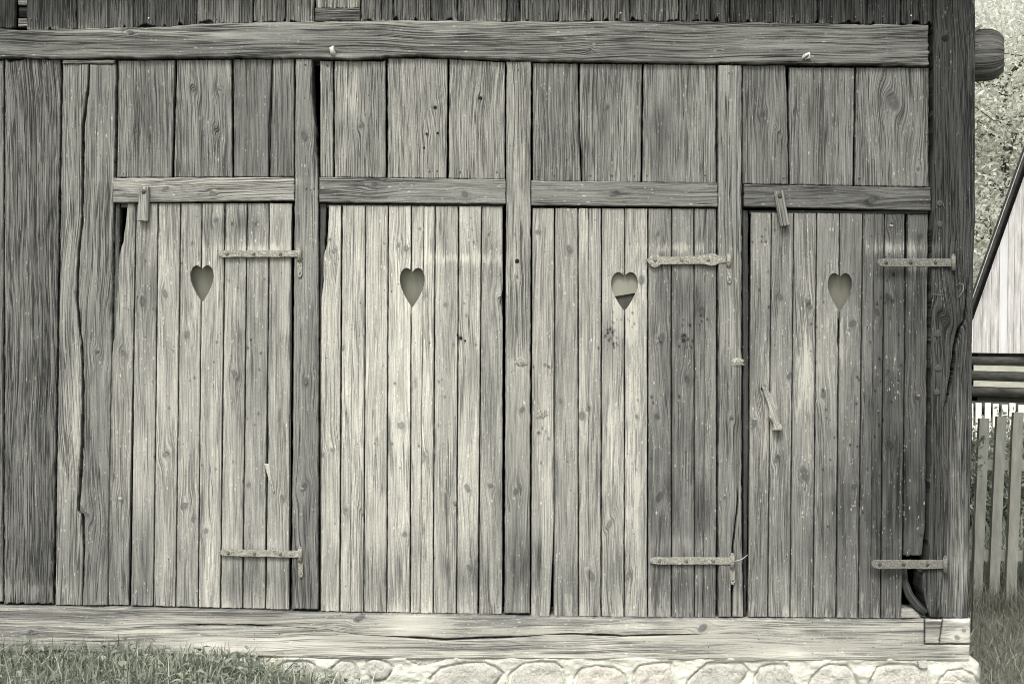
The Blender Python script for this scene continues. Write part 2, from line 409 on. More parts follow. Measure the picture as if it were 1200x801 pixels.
WEARB_AND_SUN = [ # more flaking, and paling of the painted sunlit side of the corner post
 (30,36,60,2.5,1.2),(190,40,70,4,1.3),(480,27,90,3,1.6),(660,28,120,3,.9),(330,30,60,3,1.0),(620,71,70,3,1.0),(140,68,30,3,1.0),(200,212,70,3,1.1),(930,28,80,3,.6),
 (230,360,14,40,.6),(480,400,14,60,.6),(732,370,16,26,1.1),(545,302,40,7,.9),(740,560,18,100,.7),(900,500,14,60,.8),(945,460,14,90,.7),
 (600,740,700,30,.7),(480,730,30,10,1.0),(340,755,70,9,1.2),(1078,315,12,12,.7),(85,500,12,80,.5),(1124,600,12,120,.7),(985,390,14,50,.6),(190,300,14,50,.5),  # corner post entry pales its painted sunlit side further
 (606,300,12,160,.4),(870,420,4,10,1.2),(606,425,8,6,1),(320,292,50,6,.6),(800,290,50,6,.7),(1060,290,40,7,.6),(900,760,60,8,.5),(38,690,34,10,.9),(410,110,10,26,.8),
]
CHKB = [(100,300,30,300,.3),(1110,330,28,180,.5),(38,350,34,330,.5),(550,10,700,30,.5),(640,50,180,30,.5),(170,140,40,70,.4),(960,140,120,80,.3),(650,150,40,70,.3)]
KNOTS = [
 (167,353,5),(193,344,6),(219,392,5),(276,440,6),(253,258,5),(272,262,4),(194,532,8),(216,592,5.5),(226,608,5),(241,622,5),(291,568,4),(331,583,5),
 (145,414,7),(141,584,6),(300,262,4),(225,285,3),
 (357,160,5.5),(359,448,6),(357,570,8),(348,640,4),
 (391,294,8),(467,287,4.5),(476,291,5.5),(492,268,5),(522,357,5),(587,350,6),(389,527,4),(378,533,4.5),(470,498,6),(495,536,5),(405,597,5),(424,600,4),
 (474,626,6),(533,590,5),(548,572,4.5),(575,569,6),(540,396,4),(402,408,4),(550,665,5),
 (630,272,4),(667,292,6),(752,328,5.5),(771,274,5),(775,397,5),(823,365,6),(805,444,7),(682,487,6),(689,479,3.5),(746,488,4),(770,488,6),(714,614,8),
 (773,582,8),(632,507,4),(692,674,7),(849,583,5),(801,398,4),(736,675,5),(657,470,4),
 (914,348,6),(947,355,6),(999,379,6),(1045,264,6),(1078,277,6),(1028,365,4),(1040,348,4),(965,462,6),(1076,465,6),(884,495,7),(943,555,6),(911,537,6),
 (1001,570,7),(1044,522,5),(1031,557,4),(1080,627,6),(895,455,4),(925,440,4),
 (226,103,6),(257,104,5),(253,151,7),(510,126,4),(423,148,5),(563,115,5),(712,126,4),(893,135,6),(914,156,5),(1046,118,14),(500,156,3.5),(1076,198,4),(160,155,3),
 (439,217,6),(545,228,5),(720,228,5),(1020,235,6),(250,226,4),(195,222,3),
 (822,733,9),(422,722,6),(40,738,5),(1118,744,4),(1126,736,3),(155,40,5),(690,60,5),
 (1103,372,9),(1122,388,9),(115,412,6),(103,602,6),(96,598,5),(606,325,4),(612,480,5),(857,490,5),(605,575,6),
]
WORM = []
_r = random.Random(21)
for (wx, wy, ax, ay, n_w) in [(718,386,9,20,20),(712,400,7,8,5),(741,376,5,14,5),(805,394,7,14,16),(824,372,5,5,4),(640,428,4,5,4),(1010,480,26,90,22),(1040,420,20,90,14),(895,300,10,60,10),(560,400,60,120,20),(220,420,60,140,18),(960,470,20,120,12),(640,520,10,20,5),(770,520,30,80,10),(290,440,30,120,10),(450,450,50,150,14)]:
    for _ in range(n_w): WORM.append((wx + _r.gauss(0, ax * .6), wy + _r.gauss(0, ay * .6), _r.uniform(.75, 1.15), -_r.uniform(80, 120)))
def worm(x, y):
    o = np.zeros_like(x); x0, x1, y0, y1 = x.min(), x.max(), y.min(), y.max()
    for (cx, cy, sg, d) in WORM:
        if x0 - 2 < cx < x1 + 2 and y0 - 2 < cy < y1 + 2:
            o += d * np.exp(-((x - cx) / sg) ** 2 - ((y - cy) / (sg * 1.3)) ** 2)
    return o
def blobs(L, x, y):
    o = np.zeros_like(x)
    for (cx, cy, sx, sy, d) in L:
        if d > 3: d = d * (.72 if cy < 705 else .62)
        o += d * np.exp(-((x - cx) / sx) ** 2 / 1.4 - ((y - cy) / sy) ** 2 / 1.4)
    return o

SEED = [10]
def fn(v):
    """number or [(pos, val), ...] -> function"""
    if callable(v): return v
    if isinstance(v, (int, float)): return lambda t: np.zeros_like(np.asarray(t, float)) + v
    p = sorted(v); xs = [a[0] for a in p]; ys = [a[1] for a in p]
    return lambda t: np.interp(t, xs, ys)

def heart_poly(cx, cy, w, h):
    half = [(0,.10),(.12,.05),(.30,.005),(.52,-.01),(.74,.03),(.90,.11),(.985,.21),(1.0,.31),(.95,.42),(.84,.53),(.68,.65),(.50,.77),(.31,.87),(.14,.95)]
    pts = [(cx + a * w / 2, cy + b * h) for a, b in half] + [(cx, cy + h)] + [(cx - a * w / 2, cy + b * h) for a, b in half[:0:-1]]
    p = np.array(pts); q = []
    for i in range(len(p)):
        a, b = p[i], p[(i + 1) % len(p)]
        for t in (0, .34, .67): q.append(a + (b - a) * t)
    return np.array(q)
def inside(poly, x, y):
    r = np.zeros(x.shape, bool); n = len(poly)
    for i in range(n):
        x0, y0 = poly[i]; x1, y1 = poly[(i + 1) % n]
        c = ((y0 > y) != (y1 > y)) & (x < (x1 - x0) * (y - y0) / (y1 - y0 + 1e-12) + x0)
        r ^= c
    return r
def snap(poly, x, y):
    best = np.full(x.shape, 1e9); bx_ = x.copy(); by_ = y.copy(); n = len(poly)
    for i in range(n):
        a = poly[i]; b = poly[(i + 1) % n]; d = b - a
        t = np.clip(((x - a[0]) * d[0] + (y - a[1]) * d[1]) / (d @ d + 1e-9), 0, 1)
        qx = a[0] + t * d[0]; qy = a[1] + t * d[1]
        dd = (x - qx) ** 2 + (y - qy) ** 2
        m = dd < best; best[m] = dd[m]; bx_[m] = qx[m]; by_[m] = qy[m]
    return bx_, by_

def board(mb, lo, hi, l0, l1, horiz=False, yf=0.0, th=0.03, tone=130, mat=0, jag=0.35, gap=0.45,
          endjag=0.5, rad=1.2, step=(1.5, 3.0), heart=None, bulge=0.0012, notch=0.0, wavy=0.0, wear=0.0, tonevar=5, stain=1.0, chk=0.0, xyz=None, sl=1, sr=1, seed=None, ref=None, el=1, er=1):  # stain also scales the painted sun patches
    """One sawn board. across = a (lo..hi as functions of along), along = l (l0..l1 as functions of across)."""
    SEED[0] += 1; sd = SEED[0] if seed is None else seed
    sl, sr = fn(sl), fn(sr)
    rs = np.random.default_rng(sd)
    lo, hi, l0, l1 = fn(lo), fn(hi), fn(l0), fn(l1)
    mid = 0.5 * (float(np.mean(l0(0.5 * (lo(0) + hi(0))))) + float(np.mean(l1(0.5 * (lo(0) + hi(0))))))
    wpx = float(hi(mid) - lo(mid)); cL = float(l1(lo(mid)) - l0(lo(mid)))
    ns = max(6, int(wpx / step[0])); nt = max(6, int(cL / step[1]))
    ee = min(0.25, 0.5 / wpx); ss = np.unique(np.concatenate([[0, ee, 2.2 * ee], np.linspace(3.5 * ee, 1 - 3.5 * ee, ns), [1 - 2.2 * ee, 1 - ee, 1]]))
    et = 0.5 / cL; tt = np.unique(np.concatenate([[0, et, 2.2 * et], np.linspace(4 * et, 1 - 4 * et, nt), [1 - 2.2 * et, 1 - et, 1]]))
    Sg, Tg = np.meshgrid(ss, tt)
    la = lo(mid) + (hi(mid) - lo(mid)) * Sg
    L0 = l0(la); L1 = l1(la)
    ej = endjag * (n1(la * 0.55, sd + .1) + 0.6 * n1(la * 1.7, sd + .2))
    nt1 = notch * np.clip(n1(la * 0.17, sd + .7) * 2.2 - 0.9, 0, 1) ** 1.0
    L0 = L0 + ej * 0.6; L1 = L1 + ej - nt1 * 10
    l = L0 + (L1 - L0) * Tg
    alo = lo(l) + (gap + jag * (n1(l * 0.11, sd + .3) + 0.5 * n1(l * 0.5, sd + .4))) * sl(l)
    ahi = hi(l) - (gap + jag * (n1(l * 0.11, sd + .5) + 0.5 * n1(l * 0.5, sd + .6))) * sr(l)
    a = alo + (ahi - alo) * Sg
    PX, PY = (l, a) if horiz else (a, l)
    PX = PX.copy(); PY = PY.copy()
    nr, nc = PX.shape
    idx = np.arange(nr * nc).reshape(nr, nc)
    q = np.stack([idx[:-1, :-1], idx[:-1, 1:], idx[1:, 1:], idx[1:, :-1]], -1).reshape(-1, 4)
    if horiz: q = q[:, ::-1]
    x = PX.ravel(); y = PY.ravel()
    cut = np.zeros(len(x), bool)
    if heart is not None:
        cx = x[q].mean(1); cy = y[q].mean(1)
        ins = inside(heart, cx, cy)
        keep = q[~ins]; dele = q[ins]
        if len(dele):
            b = np.intersect1d(np.unique(keep), np.unique(dele))
            sx, sy = snap(heart, x[b], y[b]); x[b] = sx; y[b] = sy; cut[b] = True
        q = keep
    # dimensions in metres
    am = a.ravel() * S; lm = l.ravel() * S
    wm = wpx * S; ac = (0.5 * (alo + ahi)).ravel() * S
    if ref is not None: ac = fn(ref[0])(l.ravel()) * S; wm = ref[1] * S
    psi = am.copy(); kd = np.full(len(am), 5.0)
    ws = wavy * S * (n1(lm * 1.3, sd + .8) * 1.0 + 0.4 * n1(lm * 4, sd + .9))
    psi = psi + ws
    bump = np.zeros(len(am))
    for (kx, ky, kr) in KNOTS:
        ka, kl = (ky, kx) if horiz else (kx, ky)
        if not (float(lo(kl)) - .2 * kr < ka < float(hi(kl)) + .2 * kr): continue
        if not (l.min() - 2 < kl < l.max() + 2): continue
        kr = kr * (.72 + .3 * abs(math.sin(kx * 5.7 + ky)))
        kk = math.sin(kx * 12.9 + ky * 7.3); dx = am - ka * S; dx = dx + (lm - kl * S) * .35 * kk; dy = (lm - kl * S) / 1.9
        rk = kr * S * .8
        r2 = dx ** 2 + dy ** 2
        psi = psi - dx * (1 - r2 / (r2 + 1.6 * rk ** 2 + 1e-9)) * np.exp(-r2 / (rk * 6) ** 2)
        th_ = np.hypot(dx, (lm - kl * S) / (1.35 + .5 * math.sin(kx * 3.1))) / (rk * (1.0 + .25 * math.sin(ky)))
        kd = np.minimum(kd, th_)
        bump += 0.0022 * np.exp(-(th_ / 1.5) ** 2) * min(1.5, kr / 6)
    xc = rs.uniform(-.55, .55) * wm; base_d = rs.uniform(0.012, 0.05)
    dl = base_d + 0.022 * n1(lm * rs.uniform(.6, 1.3) + sd, sd + .15) + 0.010 * n1(lm * 3.1, sd + .25) + rs.uniform(-.012, .012) * (lm - lm.mean())
    if rs.random() < .3: xc = rs.choice([-1, 1]) * wm * rs.uniform(1, 1.8)
    ring = np.hypot(psi - ac - xc, dl)
    # tone
    bf = (0.75 + 0.5 * rs.random()) * (1 + .55 * n2(am * 90, lm * 5, sd + 9) + .35 * n2(am * 30, lm * 14, sd + 11))
    tv = tone + tonevar * rs.normal() + stain * bf * blobs(STAIN_AND_SUN, x, y) + 4.5 * n1(lm * 2.5, sd + .35) + 3.5 * n2(am * 60, lm * 4, sd)
    if xyz is None and not horiz: tv = tv + worm(x, y)
    tv = np.clip(tv, 22, 250) / 255.0
    alb = tv ** 2.25 * 0.84
    wb = wear + stain * blobs(WEARB_AND_SUN, x, y); cb = chk + blobs(CHKB, x, y)
    # depth
    e_l = (l - L0).ravel() + 60 * (1 - fn(el)(a.ravel())); e_r = (L1 - l).ravel() + 60 * (1 - fn(er)(a.ravel()))
    e = np.minimum(np.minimum((a - alo).ravel() + 60 * (1 - sl(l.ravel())), (ahi - a).ravel() + 60 * (1 - sr(l.ravel()))), np.minimum(e_l, e_r) * 1.3)
    e = np.clip(e, 0, None)
    k = np.clip(1 - e / rad, 0, 1)
    rec = rad * S * (1 - np.sqrt(np.clip(1 - k * k, 0, 1)))
    dep = yf + rec - bump + bulge * (n2(am * 14, lm * 3, sd + 3) + .5 * n2(am * 50, lm * 9, sd + 5)) + rs.normal() * bulge * .6 + (am - am.mean()) * rs.normal() * .02 * (wm < .2 and ref is None)
    yb = yf + th
    if xyz is None:
        X, Y, Z = W(x, y, 0); Y = dep
        V = np.stack([X, Y, Z], 1)
        Vb = V.copy(); Vb[:, 1] = yb
    else:
        V, Vb = xyz(x, y, dep, yb)
    fib = np.stack([psi, lm, np.full(len(am), (sd * 3.77) % 91.0)], 1)
    A = np.concatenate([fib, np.stack([ring, kd, e / 1.0], 1), np.stack([alb, wb, cb], 1)], 1)
    # boundary edges
    ed = {}
    for f in q:
        for i in range(4):
            a0, a1 = int(f[i]), int(f[(i + 1) % 4])
            if (a1, a0) in ed: del ed[(a1, a0)]
            else: ed[(a0, a1)] = 1
    bv = sorted({i for e_ in ed for i in e_}); remap = {v: i for i, v in enumerate(bv)}
    n0 = len(V)
    # skirt verts: second ring at the surface (keeps a crisp arris) and the back ring
    Vs = V[bv]; Vk = Vb[bv]
    Ab = A[bv]
    VV = np.concatenate([V, Vs, Vk]); AA = np.concatenate([A, Ab, Ab])
    nb = len(bv)
    sk = [(e_[1], e_[0], 0, 0) for e_ in ed]
    skf = [(n0 + remap[b_], n0 + remap[a_], n0 + nb + remap[a_], n0 + nb + remap[b_]) for (a_, b_) in ed]
    # back faces: corners only
    c4 = [0, nc - 1, nr * nc - 1, (nr - 1) * nc]
    faces = [tuple(int(i) for i in f) for f in q]
    n_front = len(faces)
    mb.add(VV, faces + skf, mat, AA)
    for i in range(len(skf)): mb.sm[-1 - i] = False
    if heart is None or not cut.any():
        mb.add(Vb[c4], [(0, 1, 2, 3) if horiz else (3, 2, 1, 0)], mat, A[c4], False)

def planks(mb, edges, top, bot, tones, gaps=None, hearts=None, **kw):
    """edges: list of x or polylines [(y,x)...]; neighbours share an edge"""
    n = len(edges) - 1
    for i in range(n):
        k = dict(kw)
        if hearts is not None:
            xl = fn(edges[i])(340.0); xr = fn(edges[i + 1])(340.0)
            if hearts[:, 0].max() > xl and hearts[:, 0].min() < xr:
                k['heart'] = hearts; k['step'] = (1.0, 1.3)
        t = tones[i] if isinstance(tones, (list, tuple)) else tones
        tp = top[i] if isinstance(top, list) and not isinstance(top[0], tuple) else top
        bt = bot[i] if isinstance(bot, list) and not isinstance(bot[0], tuple) else bot
        L_, R_ = edges[i], edges[i + 1]
        if gaps:
            gl, gr = gaps[i], gaps[i + 1]
            if gl is not None: f0 = fn(L_); g0 = fn(gl); L_ = (lambda f0, g0: (lambda t: f0(t) + g0(t) * .5))(f0, g0)
            if gr is not None: f1 = fn(R_); g1 = fn(gr); R_ = (lambda f1, g1: (lambda t: f1(t) - g1(t) * .5))(f1, g1)
        board(mb, L_, R_, tp, bt, tone=t, **k)

def E(t, b, y0=240, y1=715):
    return [(y0, t), (y1, b)]

# ================================================================ THE BARN
barn = thing('barn', 'weathered grey timber barn with four plank doors pierced by hearts, standing on a stone base', 'barn', (0, 0, 0))

# ---- upper cladding (boards over the lintel)
mb = MB()
ue = [-420, -352, -290, -214, -150, -84, -40, 18.5]
ut = [85] * 7
for i in range(7): board(mb, ue[i], ue[i+1], -150, 33, yf=-.005, tone=80, notch=.5, endjag=1.2, gap=.7, jag=.5, rad=1.6, step=(3, 6))
lint_top = [(0,34),(30,36),(70,35),(130,33.5),(200,32.5),(235,29),(300,27.5),(400,25.5),(480,24.5),(600,26),(700,25.5),(800,26),(860,26.5),(900,27.5),(1000,29),(1090,30)]
up = [(31,90,82),(90,157,98),(157,231,84),(231,297,108),(297,335,112),(335,369,112)]
for x0, x1, t in up: board(mb, E(x0+1, x0, -150, 30), E(x1+1, x1, -150, 30), -150, fn([(p, q + .2) for p, q in lint_top]), yf=-.008, tone=t + 10, notch=.5, endjag=1.0, gap=.6, jag=.6, rad=1.6, chk=.5, wavy=3, step=(1.4, 3))
up = [(423,447,106),(447,461,86),(461,505,108),(505,536,98),(536,594,110),(594,609,84),(609,655,106),(655,707,112),(707,738,106),(738,795,112),(795,805,90),(805,833,92),(833,855,80),(855,906,78),(906,958,76),(958,1016,70),(1016,1055,66),(1055,1077,68),(1077,1093,66)]
for x0, x1, t in up: board(mb, E(x0+1, x0, -150, 30), E(x1+1, x1, -150, 30), -150, fn([(p, q + .2) for p, q in lint_top]), yf=-.008, tone=t + 10, notch=.5, endjag=1.0, gap=.5, jag=.6, rad=1.6, chk=.5, wavy=3, step=(1.4, 3))
# pale short board and cleat between two long ones
board(mb, 370, 422, -150, 10, yf=.004, tone=178, endjag=1.2, chk=.5, rad=1.4, stain=0, wear=.5)
board(mb, 9.5, 25.5, 369.5, 422.5, horiz=True, yf=-.012, tone=102, rad=1.5)
# little blocks showing in the gap at the left
board(mb, -30, 5, 19, 31, horiz=True, yf=.02, tone=190, stain=0); board(mb, 6, 19, 19, 31, horiz=True, yf=.03, tone=75, stain=0); board(mb, 20, 31, 19, 31, horiz=True, yf=.02, tone=165, stain=0)
mb.build('upper_cladding', M['rough'], barn)

# ---- lintel beam
mb = MB()
lint_bot = [(-420,68),(0,69),(60,70),(110,69.5),(140,68.5),(170,70),(200,69),(300,68.5),(370,69.5),(420,71),(450,68),(480,66),(520,68),(600,72),(700,73.5),(800,75),(900,76),(930,75),(960,77),(1087,78)]
board(mb, [(-420, 34)] + lint_top, lint_bot, -420, 1086.5, horiz=True, yf=-.026, th=.12, tone=124, rad=2.4, jag=.7, bulge=.004, wavy=5, endjag=1.5, step=(1.6, 3.2), tonevar=0,
      xyz=None)
mb.build('lintel_beam', M['beam'], barn)

# ---- left tall boards and cracked post
mb = MB()
for i, (a, b) in enumerate([(-420, -350), (-350, -282), (-282, -205), (-205, -130), (-130, -66), (-66, 5)]):
    board(mb, E(a + 1, a - 3, 70, 709), E(b, b - 1 if b == 5 else b - 3, 70, 709), 71, 705, yf=0, tone=115, rad=1.8, gap=.8, step=(3, 6))
board(mb, [(70, 5), (709, 4)], [(70, 72.5), (709, 63.5)], [(5,69),(10,73),(16,71.5),(30,69),(72,70.5)], 706.5, yf=-.003, tone=112, rad=1.8, gap=.9, jag=.5, wavy=4.5, chk=.35, endjag=1.2, notch=.3)
mb.build('tall_boards', M['rough'], barn)
mb = MB()
crack = [(76,105),(105,104),(150,98),(200,98),(240,97),(262,97),(290,93.5),(320,92),(350,91.5),(360,92),(390,95),(400,97),(440,97.5),(480,98),(520,97),(560,95),(598,92.5),(602,98),(640,99),(709,97.5)]
gw = [(76,1.2),(105,2.4),(160,3.0),(200,3.2),(240,2.4),(300,2.4),(350,2.4),(400,1.8),(470,3),(560,3.4),(598,2.4),(640,1.4),(709,.5)]
board(mb, [(76, 74), (709, 65)], (lambda t: fn(crack)(t) - fn(gw)(t) * .5), 75.5, 708.5, yf=-.012, th=.1, tone=140, rad=1.6, gap=.3, jag=.35, wavy=4.5, step=(1.5, 3), tonevar=0)
board(mb, (lambda t: fn(crack)(t) + fn(gw)(t) * .5), [(76, 136.5), (709, 126.5)], 76, 708.5, yf=-.012, th=.1, tone=134, rad=1.6, gap=.3, jag=.5, wavy=4.5, step=(1.5, 3), tonevar=0)
board(mb, 71, 76, 75, 135.5, horiz=True, yf=-.02, th=.05, tone=122, rad=1.1)
mb.build('split_post', M['post'], barn)

# ---- panels between lintel and transom
def panel(edges, tones, top, bot, gaps=None):
    mb = MB(); tones = [t + 9 for t in tones]
    planks(mb, edges, top, bot, tones, gaps, yf=.002, rad=1.5, gap=.45, jag=.35, wavy=3.5, chk=.2, step=(1.5, 3))
    return mb.build('wall_panel', M['panel'], barn)
panel([E(137.5,136,70,208), E(206,202,70,208), E(272,273,70,208), [(70,319),(150,316),(208,315)], 345.5], [117,120,116,112], [(136,71),(346,69)], [(136,208),(346,207)],
      [1, 2, 1.6, [(70,.6),(150,2.4),(208,1.4)], 1.2])
panel([374, 391, 453, E(525.5, 524.5, 68, 210), 592.5], [128,142,148,146], [(374,71),(450,72),(455,68),(526,69),(592,73)], [(374,207.5),(592,210)], [1, 1.2, 1.8, 1.6, .8])
panel([623.5, [(72,678.5),(160,678.5),(185,681),(212,681.5)], E(753.5, 752, 72, 213), 840], [122,130,128], [(623,74),(840,76)], [(623,212),(840,214.5)], [1.5, [(72,1.3),(160,1.5),(185,2.4),(212,1.2)], 1.3, 1])
panel([869.5, E(923, 925, 76, 216), E(1003, 1001, 76, 216), 1089.5], [108,118,110], [(869,77),(920,76),(926,79),(1089,79)], [(869,215.5),(1089,219)], [1.4, [(76,4),(95,3),(110,1.4),(216,1.2)], 1.6, 1])

# ---- transoms
def transom(top, bot, x0, x1, tone):
    mb = MB(); board(mb, top, bot, x0, x1, horiz=True, yf=-.014, th=.06, tone=tone, rad=1.2, jag=.3, wavy=4, bulge=.0015, step=(1.3, 3), tonevar=0)
    return mb.build('transom', M['post'], barn)
tr1 = transom([(134,208.5),(345,207.5)], [(134,238),(345,235.5)], 133.5, 345.5, 152)
transom([(374,207.5),(592,210)], [(374,237.5),(592,239.5)], 374.5, 592.5, 134)
transom([(623,211.5),(840,214)], [(623,241),(840,243)], 622.5, 840.5, 130)
tr4 = transom([(870,215.5),(1090,219.5)], [(870,242.5),(1090,247.5)], 871.5, 1090, 104)

# ---- posts
def post(name, parts, tone, top, bot, **kw):
    mb = MB()
    for (a, b) in parts:
        board(mb, a, b, top, bot, yf=-.010, th=.1, tone=tone, rad=2.0, gap=.25, jag=.4, wavy=3.5, step=(1.4, 3), **kw)
    return mb.build(name, M['post'], barn)
cr1 = [(69,367.5),(105,366.5),(130,369),(150,371),(208,372.5),(240,355),(250,355.5),(300,357),(340,359.5),(400,358),(500,353),(560,351),(640,355),(713,356)]
post('door_post', [(E(346.5, 341.5, 69, 713), [(69,366),(110,365.5),(150,370),(208,373.5),(300,373.5),(713,373.3)])], 134, 69.5, 713)
mb = MB(); board(mb, [(69,367.6),(110,367.3),(150,371.6),(180,373.5)], 376, 70, 160, yf=-.004, th=.08, tone=136, rad=1, gap=.1)
post('door_post', [([(72,593.5),(719,591)], [(72,622.5),(719,621)])], 142, 72.5, 718)
post('door_post', [([(76,841),(723,841.5)], [(76,868.5),(300,869),(500,868.5),(590,864),(640,857),(723,857)]),
                   ([(585,865),(640,859.5),(690,858.6),(723,858.5)], [(585,869),(723,871)])], 132, 76.5, 722.5)

# ---- corner post (two halves about its long crack)
mb = MB()
cc = [(-150,1136),(300,1136.5),(340,1131),(375,1128),(384,1122),(405,1117),(440,1113),(465,1108),(480,1103),(530,1105),(600,1103),(660,1107),(722,1105)]
gg = [(-150,0),(300,0),(330,.6),(375,1.6),(390,3),(440,3.4),(465,2),(485,.2),(722,0)]
ccf = fn(cc); ggf = fn(gg)
leftx = [(-150,1092),(78,1091.5),(250,1090.5),(500,1088),(645,1086),(662,1085),(672,1079),(690,1079),(706,1083),(722,1088)]
rightx = [(-150,1141),(260,1140.5),(300,1139),(420,1137),(500,1137.5),(560,1136),(722,1132.5)]
ss_ = [(-150,0),(300,0),(335,1),(465,1),(500,0),(722,0)]
CK = dict(yf=-.028, th=.16, tone=80, rad=1.6, gap=.05, jag=.25, wavy=4.5, bulge=.003, step=(1.3, 3), endjag=1.2, tonevar=0, chk=.5, seed=777, ref=(1114, 48))
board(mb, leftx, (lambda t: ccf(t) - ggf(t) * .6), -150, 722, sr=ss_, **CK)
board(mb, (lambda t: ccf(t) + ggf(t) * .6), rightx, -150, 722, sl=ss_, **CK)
cpost = mb.build('corner_post', M['corner'], barn)

def disc_peg(px, py, r, y, mat, parent, name='peg', out=.006, attr=None):
    mb = MB(); c = WV(px, py, y)
    V = []; Fc = []; seg = 14
    prof = [(r, .01), (r, -out * .5), (r * .8, -out), (0.0, -out * 1.05)]
    for (rr, dy) in prof[:-1]:
        for k in range(seg):
            t = 2 * math.pi * k / seg; q = rr * (1 + .08 * math.sin(3 * t + px))
            V.append((c.x + q * S * math.cos(t), c.y + dy, c.z + q * S * math.sin(t)))
    V.append((c.x, c.y - out * 1.05, c.z))
    for i in range(2):
        for k in range(seg):
            Fc.append((i*seg+k, i*seg+(k+1)%seg, (i+1)*seg+(k+1)%seg, (i+1)*seg+k))
    for k in range(seg): Fc.append((2*seg+k, 2*seg+(k+1)%seg, 3*seg))
    a = None
    if attr is not None: a = np.tile(attr, (len(V), 1))
    mb.add(V, Fc, 0, a)
    return mb.build(name, mat, parent)
M['pegwood'] = simple('end_grain_peg', (0.035, 0.035, 0.032), (0.085, 0.085, 0.075), 120, .9, .002)
M['hole'] = simple('dark_socket', (0.006, 0.006, 0.005), (0.012, 0.012, 0.011), 50)
for (px, py, r) in [(1099,239,3.6),(1099,263,4),(1097,391,4.6),(1097,431,4),(1096,459,4)]:
    disc_peg(px, py, r, -.029, M['pegwood'], cpost, out=.003)
disc_peg(1105, 46.5, 4, -.029, M['hole'], cpost, 'peg_hole', out=.002)
mb = MB(); tube(mb, [WV(1118,335,-.035), WV(1121,332,-.05), WV(1125,334,-.055), WV(1125,340,-.05), WV(1121,347,-.045), WV(1120,350,-.03)], .0014, 6); mb.build('bent_nail', M['iron'], cpost)
mb = MB(); tube(mb, [WV(1090,345,-.03), WV(1101,345.5,-.04)], .0012, 6); mb.build('bent_nail', M['iron'], cpost)

# ---- frame strips set back beside the doors
def strip(name, *a, **k):
    m_ = MB(); board(m_, *a, **k); m_.build(name, M['post'], barn)
FK = dict(th=.05, gap=.2)
strip('door_frame', [(238,134),(712,128)], [(238,140),(420,137),(712,131)], 238, 712, yf=.012, tone=92, rad=1, **FK)
strip('frame_head', 237.5, 243, 141, 343, horiz=True, yf=.014, tone=95, rad=.8, **FK)
strip('door_frame', 374.5, [(240,382),(300,380),(340,377),(713,375.5)], 238, 716, yf=.012, tone=82, rad=1, **FK)
strip('frame_head', 238.5, 243, 383, 590, horiz=True, yf=.012, tone=80, rad=.8, **FK)
strip('door_frame', [(246,870.5),(723,872)], [(246,877.5),(500,878),(723,875)], 246, 722, yf=.012, tone=62, rad=1, stain=0, **FK)
strip('frame_head', 246, 250.5, 879, 1089, horiz=True, yf=.010, tone=72, rad=.8, **FK)

# ---- doors
H1 = heart_poly(236.5, 311, 27.5, 43); H2 = heart_poly(483, 314, 29.5, 46); H3 = heart_poly(732, 319, 31.5, 45); H4 = heart_poly(984.5, 320, 28.5, 45)
def backing(poly, parent, dark=None, mats=None):
    mb = MB(); x0, x1 = poly[:,0].min() - 8, poly[:,0].max() + 8; y0, y1 = poly[:,1].min() - 8, poly[:,1].max() + 8
    def slab(xa, xb, ya, yb, ydep, mat):
        V = []
        for yy in (ydep, ydep + .02):
            for (p, q) in ((xa, ya), (xb, ya), (xb, yb), (xa, yb)): V.append(tuple(WV(p, q, yy)))
        mb.add(V, [(3,2,1,0),(4,5,6,7),(0,1,5,4),(1,2,6,5),(2,3,7,6),(3,0,4,7)], mat, None, False)
    if dark is None:
        V = [tuple(WV(p, q, yy + o_)) for o_ in (0, .012) for (p, q, yy) in ((x0, y0, .031), (x1, y0, .031), (x1, y1, .105), (x0, y1, .105))]
        mb.add(V, [(3,2,1,0),(4,5,6,7),(0,1,5,4),(1,2,6,5),(2,3,7,6),(3,0,4,7)], 0, None, False)
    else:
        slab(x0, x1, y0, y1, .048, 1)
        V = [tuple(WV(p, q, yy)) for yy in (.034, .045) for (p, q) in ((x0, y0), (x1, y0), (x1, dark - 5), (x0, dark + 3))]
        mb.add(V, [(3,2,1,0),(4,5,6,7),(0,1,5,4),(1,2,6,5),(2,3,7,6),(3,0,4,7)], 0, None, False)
    return mb.build('heart_backing', [M['lining'], M['lining_dark']], parent)
DK = dict(step=(1.2, 2.0), yf=.004, th=.024, rad=.7, gap=.38, jag=.22, wavy=3, tonevar=4)
# door 1
mb = MB()
jagL = [(238,149),(262,146.5),(284,143.5),(288,141.5),(300,139),(340,136.5),(380,134),(396,133.5),(400,132),(420,130),(450,129),(520,128),(600,126.5),(712,126)]
e1 = [jagL, E(159,151.5,238,712), E(185,179.5), E(211.5,205.5), E(236.5,232), E(263.5,258), E(289.5,284), E(315.5,311), [(237,342.5),(500,340.5),(715,339.5)]]
g1 = [.3, [(238,.6),(420,1),(560,2.4),(712,2.4)], .6,.6,.6,.9,.7,[(238,.5),(440,.8),(530,2.6),(570,2),(640,1.5),(712,.8)],[(238,1),(450,2),(640,2.4),(712,1.6)]]
planks(mb, e1, 238, [(130,708.5),(345,714)], [146,152,162,160,164,158,156,158], g1, H1, **DK)
d1 = mb.build('door', M['door'], barn); d1['label'] = 'pale plank door at the left with jagged left edge and a small wooden turn button above'
backing(H1, d1)
